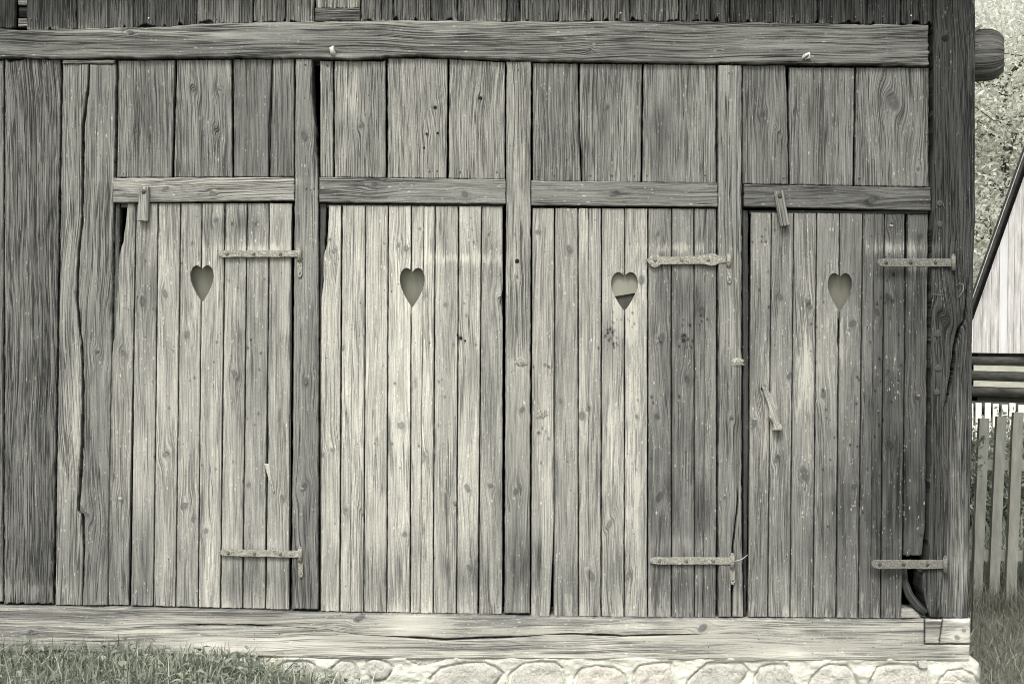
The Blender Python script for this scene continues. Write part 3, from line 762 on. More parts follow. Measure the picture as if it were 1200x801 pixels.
# door 2
mb = MB()
e2 = [[(241,385),(285,383),(300,378.5),(330,378.5),(350,376),(716,375.6)], E(400.5,398), [(240,415),(480,411.5),(718,411)], E(428.5,426,240,718), E(455,453,240,718), E(482,480.5,240,718), [(240,497),(330,496),(500,494),(718,492.5)], E(510,507.5,240,718), E(537.5,535,240,718), E(564.5,560.5,240,718), [(241,589.5),(340,590),(352,587),(372,590),(718,589.5)]]
g2 = [.2,[(240,1.4),(420,1),(718,.8)],[(240,-.8),(480,-.6),(718,-.1)],.6,.7,.6,[(240,-.1),(330,-.4),(718,-.5)],.6,.6,[(240,.5),(600,.8),(718,1.5)],[(240,1.2),(700,1.4),(718,2)]]
planks(mb, e2, [(384,240.5),(590,242)], [(375,716),(590,719.5)], [178,176,175,172,180,174,173,170,168,162], g2, H2, **DK)
d2 = mb.build('door', M['door'], barn); d2['label'] = 'palest plank door, without hinges, second from the left'
backing(H2, d2)
# door 3
mb = MB()
e3 = [[(243,623.5),(723,622)], [(243,650),(600,650),(723,646.5)], [(243,677.5),(723,678)], [(243,690),(420,689),(723,691)], E(705,704.5,243,722), E(732.5,731.5,243,722), E(759.5,759,243,722), E(787,787,243,722), E(813.5,814,243,722), [(243,827.5),(340,826),(560,826),(723,823.5)], [(243,840),(600,841),(723,840)]]
g3 = [.6,[(243,1.1),(640,1.1),(690,2.6),(723,4.2)],.6,[(243,-.1),(330,-.8),(723,-.7)],.8,.6,1.0,.7,.6,[(243,-.1),(300,-.75),(600,-.7),(723,.2)],[(243,.8),(640,2.4),(723,2.2)]]
planks(mb, e3, [(623,243.5),(840,244.5)], [(622,721.5),(840,723.5)], [156,150,155,153,160,158,138,134,132,133], g3, H3, **DK)
d3 = mb.build('door', M['door'], barn); d3['label'] = 'grey plank door with an ornate upper hinge, third from the left'
backing(H3, d3, dark=346)
# door 4
mb = MB()
e4 = [E(880,876.5,248,723), E(904.5,900,248,723), E(930.5,926,248,723), E(957.5,953,248,723), E(984.5,980,248,723), E(1011.5,1006,248,723), [(248,1025),(723,1020)], E(1037,1032,248,723), [(248,1062),(640,1058),(723,1057)]]
g4 = [.4,.6,.6,.6,[(248,.7),(358,.7),(368,2.4),(398,2.0),(408,.7)],.7,-.5,.6,[(248,3),(300,2.6),(340,.7),(723,.6)]]
planks(mb, e4, [(880,249),(1060,250.5)], [(876,722.5),(1057,724.5)], [132,128,138,136,120,107,104,102], g4, H4, **DK)
board(mb, [(250,1063.5),(300,1063),(340,1061.5),(652,1059)], [(250,1088.5),(620,1085),(632,1083),(652,1081)], 251, 651, yf=.006, th=.024, tone=102, rad=1.1, gap=.3, endjag=1.2)
d4 = mb.build('door', M['door'], barn); d4['label'] = 'darker plank door beside the corner post, broken away at its bottom corner'
backing(H4, d4)

# ---- hinges
def strap(name, outline, y, parent, mat, th=.006):
    """outline in px: closed polygon, extruded and bevelled"""
    mb = MB(); n = len(outline); cx = sum(p[0] for p in outline) / n; cy = sum(p[1] for p in outline) / n
    V = []
    def inset(p, i):
        a = Vector(outline[i - 1]); b = Vector(outline[i]); c = Vector(outline[(i + 1) % n])
        d = ((b - a).normalized() + (c - b).normalized()); nn = Vector((-d.y, d.x)).normalized()
        q = b + nn * p
        return q
    area = sum(outline[i][0] * outline[(i+1) % n][1] - outline[(i+1) % n][0] * outline[i][1] for i in range(n))
    sg = 1 if area > 0 else -1
    for (ins, yy) in ((0, y + .002), (0, y - th * .6), (.5, y - th)):
        for i in range(n):
            q = inset(sg * ins, i); V.append(tuple(WV(q.x, q.y, yy)))
    Fc = []
    for r_ in range(2):
        for i in range(n):
            j = (i + 1) % n
            Fc.append((r_*n+i, r_*n+j, (r_+1)*n+j, (r_+1)*n+i) if sg > 0 else (r_*n+j, r_*n+i, (r_+1)*n+i, (r_+1)*n+j))
    Fc.append(tuple(range(2*n, 3*n)) if sg > 0 else tuple(range(2*n, 3*n))[::-1])
    mb.add(V, Fc, 0, None, False)
    return mb, name, mat, parent
def rough_edge(p0, p1, n, amp, seed):
    out = []
    for i in range(n):
        t = i / n; x = p0[0] + (p1[0] - p0[0]) * t; y = p0[1] + (p1[1] - p0[1]) * t
        out.append((x, y + amp * float(n1(x * .35, seed))))
    return out
def hinge(x0, x1, yt, yb, parent, mat, tip='arrow', pinx=None, plate=True, skew=0.0, seed=1, y=-.004, profile=None):
    if profile is None:
        if tip == 'arrow': o = [(x0, (yt+yb)/2)] + [(x0 + 5, yt - .5)]
        else: o = [(x0, yt + 5), (x0 + 1, yt + 1)]
        o += rough_edge((x0 + 7, yt), (x1, yt + skew), 22, .35, seed)
        o += [(x1, yt + skew)]
        o += [(x1, yb + skew)]
        o += rough_edge((x1 - 2, yb + skew), (x0 + 6, yb), 22, .3, seed + 4)
        if tip == 'arrow': o += [(x0 + 5, yb + .5)]
        else: o += [(x0 + 3, yb - 1)]
    else: o = profile
    mb, nm, mt, pr = strap('strap_hinge', o, y, parent, mat)
    px = pinx if pinx is not None else x1 + 1
    # knuckle and pin
    tube(mb, [WV(px, yt + skew - 3, y - .009), WV(px, yb + skew + 4.5, y - .009)], .011, 12)
    tube(mb, [WV(px, yt + skew - 5.2, y - .009), WV(px, yt + skew - 3, y - .009)], [.005, .009], 10)
    # nails
    for t in (.12, .45, .78):
        c = WV(x0 + (x1 - x0) * t, (yt + yb) / 2 + skew * t, y - .006)
        tube(mb, [c + Vector((0, .002, 0)), c + Vector((0, -.003, 0)), c + Vector((0, -.005, 0))], [.009, .008, .004], 9, 1)
    if plate:
        V = []
        ol = [(px-3, yb+skew+2), (px+3, yb+skew+2), (px+3.4, yb+skew+20), (px+1.8, yb+skew+23.5), (px-1.2, yb+skew+23.5), (px-2, yb+skew+20)]
        m2, *_ = strap('x', ol, -.014, parent, mat, .005)
        mb.add(np.concatenate(m2.v), m2.f, 0, None, False)
        c = WV(px + .5, yb + skew + 18.5, -.019); tube(mb, [c, c + Vector((0, -.003, 0))], [.005, .004], 8, 1)
    return mb.build('strap_hinge', [mat, M['iron_dark'] if mat is M['iron'] else M['pegwood']], parent)
hinge(255.5, 350, 293.5, 301.5, d1, M['iron'], pinx=351.5, seed=2, y=-.011)
hinge(257, 350, 642.5, 650.5, d1, M['iron'], pinx=352.5, skew=2, plate=True, seed=3, y=-.011)
# ornate hinge of the third door
pr = [(756,304),(760,302.5),(763,299.5),(766,298),(770,299),(774,301),(786,301.2),(800,300.6),(815,300),(824,299),(830,297.5),(836,297),(840,299),(843,300.5),(850,300.5),(850,308),(843,308.5),(838,311),(833,311.8),(828,310.5),(820,309.6),(800,309.8),(774,310.2),(771,312.5),(767,314),(763,312.5),(760,308.5)]
h3 = hinge(756, 850, 301, 308.5, d3, M['iron'], pinx=853.5, seed=5, profile=pr, y=-.011)
hinge(761, 856, 652, 660.5, d3, M['iron'], tip='round', pinx=857.5, plate=True, seed=6, y=-.011)
hinge(1025, 1112, 303.5, 313, d4, M['iron_dark'], tip='round', pinx=1113.5, plate=False, seed=7, y=-.040)
hinge(1018, 1102, 654, 664.5, d4, M['iron_dark'], tip='round', pinx=1104, plate=False, seed=8, y=-.040)
mb = MB(); tube(mb, [WV(860,656,-.03), WV(868,653.5,-.035), WV(875,648.5,-.03)], .0014, 6); mb.build('wire', M['tin'], d3)

# ---- turn buttons
def button(cx0, cy0, cx1, cy1, w, parent, label, tone):
    mb = MB(); d = Vector((cx1 - cx0, cy1 - cy0)); L_ = d.length; d.normalize(); nrm = Vector((-d.y, d.x))
    def xyz(x, y, dep, yb):
        # x across (0..w), y along (0..L)
        PX = cx0 + d.x * y + nrm.x * (w / 2 - x); PY = cy0 + d.y * y + nrm.y * (w / 2 - x)
        X, Y, Z = W(PX, PY, 0); V = np.stack([X, dep, Z], 1); Vb = V.copy(); Vb[:, 1] = yb
        return V, Vb
    board(mb, 0, w, 0, L_, yf=-.036, th=.022, tone=tone, rad=1.6, gap=0, jag=.25, step=(1, 1.5), stain=0, xyz=xyz, endjag=.6)
    o = mb.build('turn_button', M['post'], parent); o['label'] = label
    c = WV(cx0 + d.x * 6, cy0 + d.y * 6, -.036)
    m2 = MB(); tube(m2, [c, c + Vector((0, -.005, 0))], [.011, .009], 10)
    m2.build('button_pin', M['pegwood'], parent)
button(171, 219.5, 169.3, 260, 12, tr1, 'straight pale wooden turn button', 160)
button(911, 224.5, 918.5, 265.5, 11.5, tr4, 'tilted wooden turn button', 142)

# ---- splinter hanging on door 4
mb = MB()
def spl(x, y, dep, yb):
    t = y / 54.0
    PX = 896 + 14.5 * t + (x - 4) * (0.75 + .5 * t) ; PY = 452 + 51 * t - (x - 4) * .25
    X, Y, Z = W(PX, PY, 0); V = np.stack([X, dep - .016 - .02 * t, Z], 1); Vb = V.copy(); Vb[:, 1] = yb - .01 * t
    return V, Vb
board(mb, 0, 8, 0, 54, yf=-.006, th=.014, tone=172, rad=1.6, gap=0, jag=.9, step=(1, 1.5), stain=0, xyz=spl, endjag=2)
mb.build('splinter', M['post'], d4)
# torn splinter on door 1
mb = MB()
def spl2(x, y, dep, yb):
    t = y / 34.0
    PX = 312 + 9 * t + (x - 3) * (1.1 - .8 * t); PY = 543 + 34 * t
    X, Y, Z = W(PX, PY, 0); V = np.stack([X, dep - .004, Z], 1); Vb = V.copy(); Vb[:, 1] = yb
    return V, Vb
board(mb, 0, 6, 0, 34, yf=-.002, th=.008, tone=205, rad=1.4, gap=0, jag=.4, step=(1, 1.5), stain=0, xyz=spl2)
mb.build('splinter', M['post'], d1)

for (px, py, r, y, par) in [(606,306,2.6,-.0115,barn),(510,126,1.9,0,barn),(500,157,1.3,0,barn),(513,156,1.4,0,barn),(497,173,1.2,0,barn),(563,115,1.8,0,barn),(540,396,1.8,.002,d2),(536,392,1.2,.002,d2),(545,399,1.2,.002,d2),(313,550,2.4,.002,d1),(893,455,1.6,.002,d4)]:
    disc_peg(px, py, r, y, M['hole'], par, 'knot_hole', out=.0025)
# ---- scraps of metal plate and nails on posts and beam
def blob(name, px, py, rx, ry, y, mat, parent, h=.008, seed=0):
    mb = MB(); seg = 22; rings = 6; V = []; Fc = []; c = WV(px, py, y)
    for i in range(rings + 1):
        q = 1 - i / rings
        for k in range(seg):
            t = 2 * math.pi * k / seg
            rr = q * (1 + .28 * float(n1(k * .9, seed)) * q)
            V.append((c.x + rx * S * rr * math.cos(t), c.y + .003 - h * (1 - q ** 2.5) * (1 + .3 * float(n1(k + i * 3.3, seed + 1))), c.z + ry * S * rr * math.sin(t)))
    for i in range(rings):
        for k in range(seg):
            Fc.append((i*seg+k, i*seg+(k+1)%seg, (i+1)*seg+(k+1)%seg, (i+1)*seg+k))
    mb.add(V, Fc); return mb.build(name, mat, parent)
blob('metal_scrap', 612, 425, 8, 5, -.012, M['iron'], barn, seed=1)
blob('metal_scrap', 864, 425, 7.5, 5.5, -.012, M['iron'], barn, seed=2)
blob('metal_scrap', 635, 484, 7, 6.5, .002, M['iron'], d3, .005, seed=3)
def bracket(px, py, parent):
    mb = MB()
    tube(mb, [WV(px + 1, py + 3, -.02), WV(px - 1, py + 1, -.042), WV(px - 2, py - 3, -.048), WV(px, py - 5, -.04)], [.010, .012, .010, .006], 8)
    return mb.build('bent_spike', M['tin'], parent)
bracket(392, 62, barn)
mb = MB(); tube(mb, [WV(938,71,-.025), WV(941,67.5,-.042), WV(946,65,-.046), WV(947,69,-.042), WV(942,71,-.03)], [.005,.008,.007,.006,.004], 8); mb.build('bent_spike', M['tin'], barn)
# small nails
def nail(px, py, y, parent, mat):
    mb = MB(); c = WV(px, py, y); tube(mb, [c + Vector((0, .004, 0)), c + Vector((0, -.0025, 0)), c + Vector((0, -.004, 0))], [.0036, .0042, .002], 8)
    mb.build('nail', mat, parent)
for (px, py) in [(37,23),(110,22),(175,22),(254,23),(308,20),(380,15),(386,19),(409,14),(438,12),(478,16),(541,12.5),(586,16),(632,16),(686,13),(727,16),(757,16),(816,17),(842,17),(866,18.5),(902,16),(928,20),(974,20.5),(1002,21),(1034,20),(1067,19)]:
    nail(px, py, -.009, barn, M['tin'] if (px * 7) % 4 == 1 else M['iron_dark'])
for (px, py) in [(358,76),(383,76),(359,221),(368,221),(503,200),(512,200),(539,201),(582,201),(630,206),(649,205),(692,205),(717,205),(743,205),(758,205),(664,186),(826,205),(607,82),(854,86),(918,208),(1007,208),(145,204),(198,204)]:
    nail(px, py, -.001 if 375 < px < 590 or px > 620 and px != 854 else -.012, barn, M['iron_dark'])

# ---- sill beam, corner block
mb = MB()
sc = [(-420,746),(190,730),(260,729),(330,731),(385,735),(420,741),(460,743),(520,747),(570,745),(600,744),(640,741),(672,740),(730,743),(760,742),(825,740)]
sill_top = [(-420,703),(0,708.5),(130,710),(200,712),(300,714),(400,717.5),(500,718.5),(600,720),(700,722.5),(870,723.5),(1060,725),(1080,723)]
sill_bot = [(-420,758),(0,762),(70,760),(100,762),(200,764),(330,767),(400,770),(600,769),(760,770),(800,771),(880,772.5),(1000,771),(1060,772),(1134,772)]
scf = fn(sc); stf = fn(sill_top); sbf = fn(sill_bot)
sg_ = fn([(-420,0),(190,0),(235,1.5),(270,.4),(300,1.6),(330,.8),(400,.5),(450,.8),(470,2.0),(520,2.4),(560,2.2),(600,2.0),(640,.8),(655,2),(700,2.6),(735,1),(780,1.6),(815,1.2),(826,0)])
ss_ = [(-420,0),(190,0),(235,.9),(300,1),(330,.5),(400,.35),(450,.6),(480,1),(600,1),(640,.6),(700,1),(780,1),(815,.6),(830,0),(1080,0)]
SK = dict(horiz=True, yf=-.040, th=.18, tone=149, rad=1.8, gap=.1, jag=.25, bulge=.003, wavy=4, step=(1.4, 3), tonevar=0, seed=888, ref=(742, 52), endjag=0)
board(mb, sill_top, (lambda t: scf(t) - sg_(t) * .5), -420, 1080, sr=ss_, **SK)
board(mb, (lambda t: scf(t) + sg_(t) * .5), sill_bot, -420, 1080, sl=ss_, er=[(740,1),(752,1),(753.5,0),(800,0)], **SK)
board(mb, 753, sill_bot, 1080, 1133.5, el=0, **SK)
# light ledge piece inside the hole
board(mb, 712, 724, 1056, 1079, horiz=True, yf=-.010, th=.1, tone=150, rad=3, gap=0)
mb.build('sill_beam', M['sill'], barn)
mb = MB()
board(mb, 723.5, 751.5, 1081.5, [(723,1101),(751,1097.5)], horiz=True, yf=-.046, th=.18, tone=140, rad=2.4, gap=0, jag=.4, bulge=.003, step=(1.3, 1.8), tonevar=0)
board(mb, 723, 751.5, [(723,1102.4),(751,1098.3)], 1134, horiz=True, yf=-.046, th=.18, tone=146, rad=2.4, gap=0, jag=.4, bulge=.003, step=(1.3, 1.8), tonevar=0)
mb.build('corner_block', M['sill'], barn)
# crooked root-like brace in the hole by the corner post
mb = MB(); tube(mb, [WV(1062,668,.05), WV(1062,682,.03), WV(1066,697,.01), WV(1074,709,-.01), WV(1083,717,-.02)], [.016,.018,.020,.022,.020], 12,
     attr=np.array([.1,.2,5,.02,5,3, .05,0,.3]))
mb.build('crooked_brace', M['corner'], barn)

# ---- log end sticking out past the corner
def log_mesh(p0, p1, r, tone, sd, endr=.12, seg=48):
    p0, p1 = Vector(p0), Vector(p1); d = (p1 - p0); Ln = d.length; d.normalize()
    u = Vector((0, 0, 1)); w = d.cross(u).normalized(); u = w.cross(d)
    V = []; A = []; Fc = []
    ts = np.concatenate([np.linspace(0, Ln - endr, 24), Ln - endr + endr * np.sin(np.linspace(.1, math.pi/2, 10))])
    for i, t in enumerate(ts):
        q = max(0, (t - (Ln - endr)) / endr); rr = r * math.sqrt(max(.05, 1 - (q * .86) ** 3.0))
        for k in range(seg):
            a = 2 * math.pi * k / seg
            ra = rr * (1 + .04 * math.sin(2 * a + sd) + .006 * float(n1(k * .6 + .001, sd)))
            pz = p0 + d * t + (u * math.sin(a) + w * math.cos(a)) * ra
            V.append(tuple(pz))
            alb = ((tone + 8 * float(n1(k * .35, sd + 2))) / 255) ** 2.25 * .84
            A.append([a * r, t, sd, a * r * .5 + .02, 5, 3, alb, 0, .3])
    n_ = len(ts)
    for i in range(n_ - 1):
        for k in range(seg):
            a = i*seg+k; b = i*seg+(k+1) % seg
            Fc.append((a, b, b+seg, a+seg))
    Fc.append(tuple(range((n_-1)*seg, n_*seg)))
    return V, Fc, A
mb = MB()
V, Fc, A = log_mesh(WV(1090, 56.5, .25), WV(1183 + 4, 57.5, .12), .122, 112, 4.0, .10)
mb.add(V, Fc, 0, A)
lg = mb.build('log_end', M['beam'], barn)
mb = MB(); tube(mb, [WV(1139,38,.12), WV(1149,31.5,.10), WV(1157,25,.08)], [.008,.010,.006], 8); mb.build('peg', M['picket'], lg)
mb = MB(); tube(mb, [WV(1138,62,.11), WV(1146,60,.09), WV(1151,59.5,.09)], [.014,.014,.003], 8); mb.build('peg', M['picket_white'], lg)
mb = MB()
V, Fc, A = log_mesh(WV(1100, 97, .4), WV(1150, 97, .3), .018, 90, 8.0, .03, 16); mb.add(V, Fc, 0, A)
V, Fc, A = log_mesh(WV(1100, 122, .4), WV(1153, 121, .3), .024, 110, 9.0, .04, 16); mb.add(V, Fc, 0, A)
mb.build('branch_stub', M['beam'], barn)

# ---- stone base
found = None
mb = MB()
gx = np.arange(-420, 1150.1, 1.6); gy = np.arange(764, 846, 1.5)
GX, GY = np.meshgrid(gx, gy)
GXw = GX + np.where(GX > 1120, -np.clip(778 - GY, 0, 12) * 1.2 * ((GX - 1120) / 30), 0)
STONES = [
 [(400,772),(413,773),(419,782),(424,795),(424,812),(392,812),(390,780)],
 [(430,772),(440,769),(452,773),(462,780),(458,787),(452,794),(440,796),(431,788)],
 [(478,770),(496,771),(521,770),(508,775),(495,778.5),(487,776)],
 [(504,792),(518,780),(545,774.5),(568,774.5),(580,779),(590,787),(583,796),(572,812),(510,812)],
 [(597,788),(612,776),(635,772.5),(650,774),(659,781),(662,800),(664,815),(594,815)],
 [(668,812),(674,790),(681,780.5),(700,778),(720,781),(731,788),(735,805),(736,815)],
 [(741,812),(743,784),(749,777.5),(765,775),(786,774),(788,785),(789,812)],
 [(798,810),(806,794),(814,786),(827,775),(868,775),(877,784),(869,795),(862,812)],
 [(880,812),(884,790),(890,780),(905,776),(920,777),(924,788),(929,800),(932,812)],
 [(940,812),(950,792),(960,780),(970,776),(990,778),(999,788),(1004,800),(1006,812)],
 [(1014,815),(1019,792),(1027,780),(1040,776),(1068,777),(1084,783),(1087,796),(1086,815)],
 [(1094,815),(1098,794),(1108,784),(1125,782),(1138,788),(1144,797),(1145,815)],
]
random.seed(3)
for i, cxx in enumerate(list(range(-395, 385, 62))):
    w_ = random.uniform(22, 29); h_ = random.uniform(12, 18); cy_ = 788 + random.uniform(-2, 3)
    pl = []
    for k in range(10):
        t = 2 * math.pi * k / 10
        pl.append((cxx + w_ * math.copysign(abs(math.cos(t)) ** .7, math.cos(t)) * random.uniform(.9, 1.06), cy_ + h_ * math.copysign(abs(math.sin(t)) ** .7, math.sin(t)) * random.uniform(.9, 1.05)))
    STONES.append(pl)
rec = np.zeros_like(GX)
for s_ in STONES:
    p = np.array(s_, float)
    sx, sy = snap(p, GX.ravel(), GY.ravel())
    dd = np.hypot(sx - GX.ravel(), sy - GY.ravel()).reshape(GX.shape)
    rec = np.maximum(rec, np.exp(-(dd / 1.05) ** 2) * .019)
    ins = inside(p, GX.ravel(), GY.ravel()).reshape(GX.shape)
    rec = np.maximum(rec, ins * .008)
dep = -.034 + rec + .010 * n2(GX * .05, GY * .09, 5) + .004 * n2(GX * .2, GY * .3, 6)
dep += np.clip((GX - 1140) / 10, 0, 1) ** 2 * .06 + np.clip((769 - GY) / 5, 0, 1) * .03
X, Y, Z = W(GXw, GY, 0)
V = np.stack([X.ravel(), dep.ravel(), Z.ravel()], 1)
nr, nc = GX.shape; idx = np.arange(nr * nc).reshape(nr, nc)
q = np.stack([idx[:-1, :-1], idx[1:, :-1], idx[1:, 1:], idx[:-1, 1:]], -1).reshape(-1, 4)[:, ::-1]
q = np.stack([idx[1:, :-1], idx[1:, 1:], idx[:-1, 1:], idx[:-1, :-1]], -1).reshape(-1, 4)
mb.add(V, q.tolist())
# top, right end and body
x0, _, z0 = W(-420, 846, 0); x1, _, z1 = W(1150, 766, 0)
mb2v = V[idx[:, -1]].copy(); mb2v2 = mb2v.copy(); mb2v2[:, 1] = 7.0
k_ = len(mb2v); mb.add(np.concatenate([mb2v, mb2v2]), [(i + 1, i + 1 + k_, i + k_, i) for i in range(k_ - 1)])
tv = V[idx[0, :]].copy(); tv2 = tv.copy(); tv2[:, 1] = .3; k_ = len(tv)
mb.add(np.concatenate([tv, tv2]), [(i, i + 1, i + 1 + k_, i + k_) for i in range(k_ - 1)])
found = mb.build('stone_base', M['mortar'], barn)
for si, s_ in enumerate(STONES):
    # smooth the outline, fill with rings towards the centre
    p = np.array(s_, float)
    for _ in range(3):
        a_ = p * .75 + np.roll(p, -1, 0) * .25; b_ = p * .25 + np.roll(p, -1, 0) * .75
        p = np.stack([a_, b_], 1).reshape(-1, 2)
    c = p.mean(0); n_ = len(p); V = []; Fc = []
    dome = .010 if si != 2 else .002
    rings = 12
    for i in range(rings + 1):
        q_ = 1 - i / rings
        pts = c + (p - c) * q_
        yy = -.029 - dome * (1 - q_ ** 8) + .007 * n2(pts[:, 0] * .09, pts[:, 1] * .09, si + 20) * (1 - q_ ** 4) + .0025 * n2(pts[:, 0] * .35, pts[:, 1] * .35, si + 50)
        if si == 2: yy += .018
        X, Y, Z = W(pts[:, 0], pts[:, 1], 0)
        V.append(np.stack([X, yy + (.03 if i == 0 else 0), Z], 1))
    for i in range(rings):
        for k in range(n_):
            Fc.append((i*n_+(k+1) % n_, i*n_+k, (i+1)*n_+k, (i+1)*n_+(k+1) % n_))
    area = sum(p[i][0] * p[(i+1) % n_][1] - p[(i+1) % n_][0] * p[i][1] for i in range(n_))
    if area > 0: Fc = [f[::-1] for f in Fc]
    mb = MB(); mb.add(np.concatenate(V), Fc)
    mb.build('base_stone', M['stone_b'] if si in (5, 6) else M['stone'], found)
mb = MB(); V = [tuple(WV(p, q, yy)) for yy in (-.052, .0) for (p, q) in ((1072,771.5),(1083,771),(1083,777),(1080,779.5),(1074,778.5))]
mb.add(V, [(4,3,2,1,0),(0,1,6,5),(1,2,7,6),(2,3,8,7),(3,4,9,8),(4,0,5,9)], 0, None, False); mb.build('stone_chip', M['stone'], found)

# ---- hidden body of the barn: side wall, back, ceiling, roof
xr = float(W(1136, 400)[0]); xl = float(W(-420, 400)[0]); ztop = float(W(600, -150)[2]); zb = .15
mb = MB()
def side(x, y, dep, yb):
    # x runs into the depth in px from the corner
    X = np.full_like(x, xr) - dep; V = np.stack([xr - (dep) , .10 + x * S, EYE + (400.5 - y) * S], 1)
    V = np.stack([xr - dep, .10 + x * S, EYE + (400.5 - y) * S], 1); Vb = V.copy(); Vb[:, 0] = xr - .03
    return V, Vb
xx = 0.0; random.seed(5)
while xx < 1600:
    w_ = random.uniform(40, 70)
    board(mb, xx, xx + w_, -160, 780, yf=0, th=.03, tone=random.uniform(80, 110), rad=1.6, step=(6, 12), stain=0, xyz=side)
    xx += w_
mb.build('side_wall', M['rough'], barn)
mb = MB(); bx(mb, (xl, .45, zb), (xl + .05, 6.5, ztop)); bx(mb, (xl, 6.45, zb), (xr - .04, 6.5, ztop)); bx(mb, (xl, .05, zb + .01), (xr - .04, 6.4, zb + .05))
bx(mb, (xl, .04, ztop - .08), (xr - .01, 6.5, ztop - .02)); bx(mb, (xl, .03, zb), (xl + .04, .45, ztop))
mb.build('inner_walls', M['dark'], barn)
mb = MB()
ex0, ex1 = xl - .3, xr + .5
def prism(mb, prof, xa, xb):
    V = [(xa, a, b) for a, b in prof] + [(xb, a, b) for a, b in prof]; n = len(prof)
    Fc = [tuple(range(n))[::-1], tuple(range(n, 2*n))] + [(i, (i+1) % n, n+(i+1) % n, n+i) for i in range(n)]
    mb.add(V, Fc, 0, None, False)
prism(mb, [(-.42, ztop - .12), (-.42, ztop - .02), (3.25, ztop + 3.1), (6.95, ztop - .02), (6.95, ztop - .12), (3.25, ztop + 3.0)], ex0, ex1)
mb.build('roof', M['roof'], barn)

# ================================================================ GROUND
def gz(x, y):
    """height of the meadow"""
    x = np.asarray(x, float); y = np.asarray(y, float)
    left = np.clip((-.2 - x) / 1.35, 0, 1); left = left * left * (3 - 2 * left)
    near = np.exp(-((y + .6) / 1.6) ** 2)
    return .20 * left * near + .02 * n2(x * 1.3, y * 1.3, 3) * (y < 20) + .012 * n2(x * 5, y * 5, 4) * (y < 10) - .01
g = MB()
# fine patch near the wall, coarse sheet to the horizon: one sheet with graded spacing
xs = np.unique(np.concatenate([np.linspace(-3.5, 6.5, 130), -np.geomspace(3.6, 900, 26), np.geomspace(6.7, 900, 26)]))
ys = np.unique(np.concatenate([np.linspace(-3, 4, 100), -np.geomspace(3.1, 300, 16), np.geomspace(4.2, 1500, 36)]))
GX, GY = np.meshgrid(xs, ys); GZ = gz(GX, GY)
nr, nc = GX.shape; idx = np.arange(nr * nc).reshape(nr, nc)
q = np.stack([idx[:-1, :-1], idx[:-1, 1:], idx[1:, 1:], idx[1:, :-1]], -1).reshape(-1, 4)
g.add(np.stack([GX.ravel(), GY.ravel(), GZ.ravel()], 1), q.tolist())
go = g.build('ground', M['soil']); go['kind'] = 'structure'

def blades(name, n, sampler, hr, wr, mat, lean=.5, label=None, cat='grass', seed=1, dryp=.1):
    r = np.random.default_rng(seed)
    x, y = sampler(r, n); n = len(x); z = gz(x, y) - .01
    h = r.uniform(hr[0], hr[1], n) * (.6 + .6 * r.random(n)); w = r.uniform(wr[0], wr[1], n)
    az = r.uniform(0, 2 * math.pi, n); ln = r.normal(0, lean, n) * h; ln2 = ln * 1.6
    face = az + r.normal(0, .8, n) + math.pi / 2
    dx, dy = np.cos(az), np.sin(az); fx_, fy_ = np.cos(face), np.sin(face)
    lv = [(0, 0, 1), (.4, .22, .85), (.75, .6, .6), (1, 1, .06)]
    V = []; 
    for (t, b, ww) in lv:
        cx_ = x + dx * ln * b; cy_ = y + dy * ln * b; cz = z + h * t * (1 - .25 * (np.abs(ln) / h) * t)
        for s_ in (-1, 1): V.append(np.stack([cx_ + s_ * fx_ * w * ww / 2, cy_ + s_ * fy_ * w * ww / 2, cz], 1))
    V = np.stack(V, 1).reshape(-1, 3)
    base = np.arange(n)[:, None] * 8
    Q = np.concatenate([base + np.array([[0,1,3,2]]), base + np.array([[2,3,5,4]]), base + np.array([[4,5,7,6]])])
    A = np.zeros((n * 8, 9)); A[:, 6] = np.repeat(r.random(n) ** 1.3, 8); A[:, 7] = np.repeat(r.random(n) * (.86 + dryp), 8)
    mb = MB(); mb.add(V, Q.tolist(), 0, A)
    o = mb.build(name, mat)
    o['kind'] = 'stuff'
    if label: o['label'] = label
    o['category'] = cat
    return o
def s_left(r, n):
    x = r.uniform(-3.2, .1, n); y = -r.uniform(0.07, 1.05, n)
    clump = n2(x * 7, y * 7, 31) * .5 + .5
    edge = np.clip((-.15 - x + .25 * n1(x * 9, 3)) / .75, 0.0, 1)
    k = r.random(n) < (edge ** .8) * (.25 + .75 * clump)
    return x[k], y[k]
blades('grass', 34000, s_left, (.07, .19), (.004, .012), M['grass'], .85, 'lush long grass growing against the left part of the stone base', seed=3, dryp=.12)
def s_mid(r, n):
    x = r.uniform(-.6, 3.2, n); y = -r.uniform(.08, 1.2, n)
    return x, y
blades('grass', 6000, s_mid, (.03, .07), (.002, .0045), M['grass'], .4, 'short grass in front of the bare stones', seed=4)
def s_right(r, n):
    x = r.uniform(2.12, 6.5, n); y = r.uniform(-.4, 4.6, n) ; return x, y
blades('grass', 60000, s_right, (.05, .13), (.003, .007), M['drygrass'], 1.3, 'flattened dry grass between the barn corner and the picket fence', seed=5, dryp=.16)
def s_far(r, n):
    x = r.uniform(3.2, 14, n); y = r.uniform(3.1, 17, n); return x, y
blades('grass', 45000, s_far, (.12, .32), (.012, .03), M['weed'], .5, 'pale tall grass of the garden behind the grey picket fence', seed=6, dryp=.3)
def s_base(r, n):
    x = r.uniform(3.0, 5.2, n); y = 2.85 + r.normal(0, .12, n); return x, y
blades('grass', 3500, s_base, (.10, .24), (.003, .006), M['drygrass'], .7, 'long bent grass at the foot of the grey pickets', seed=8, dryp=.2)

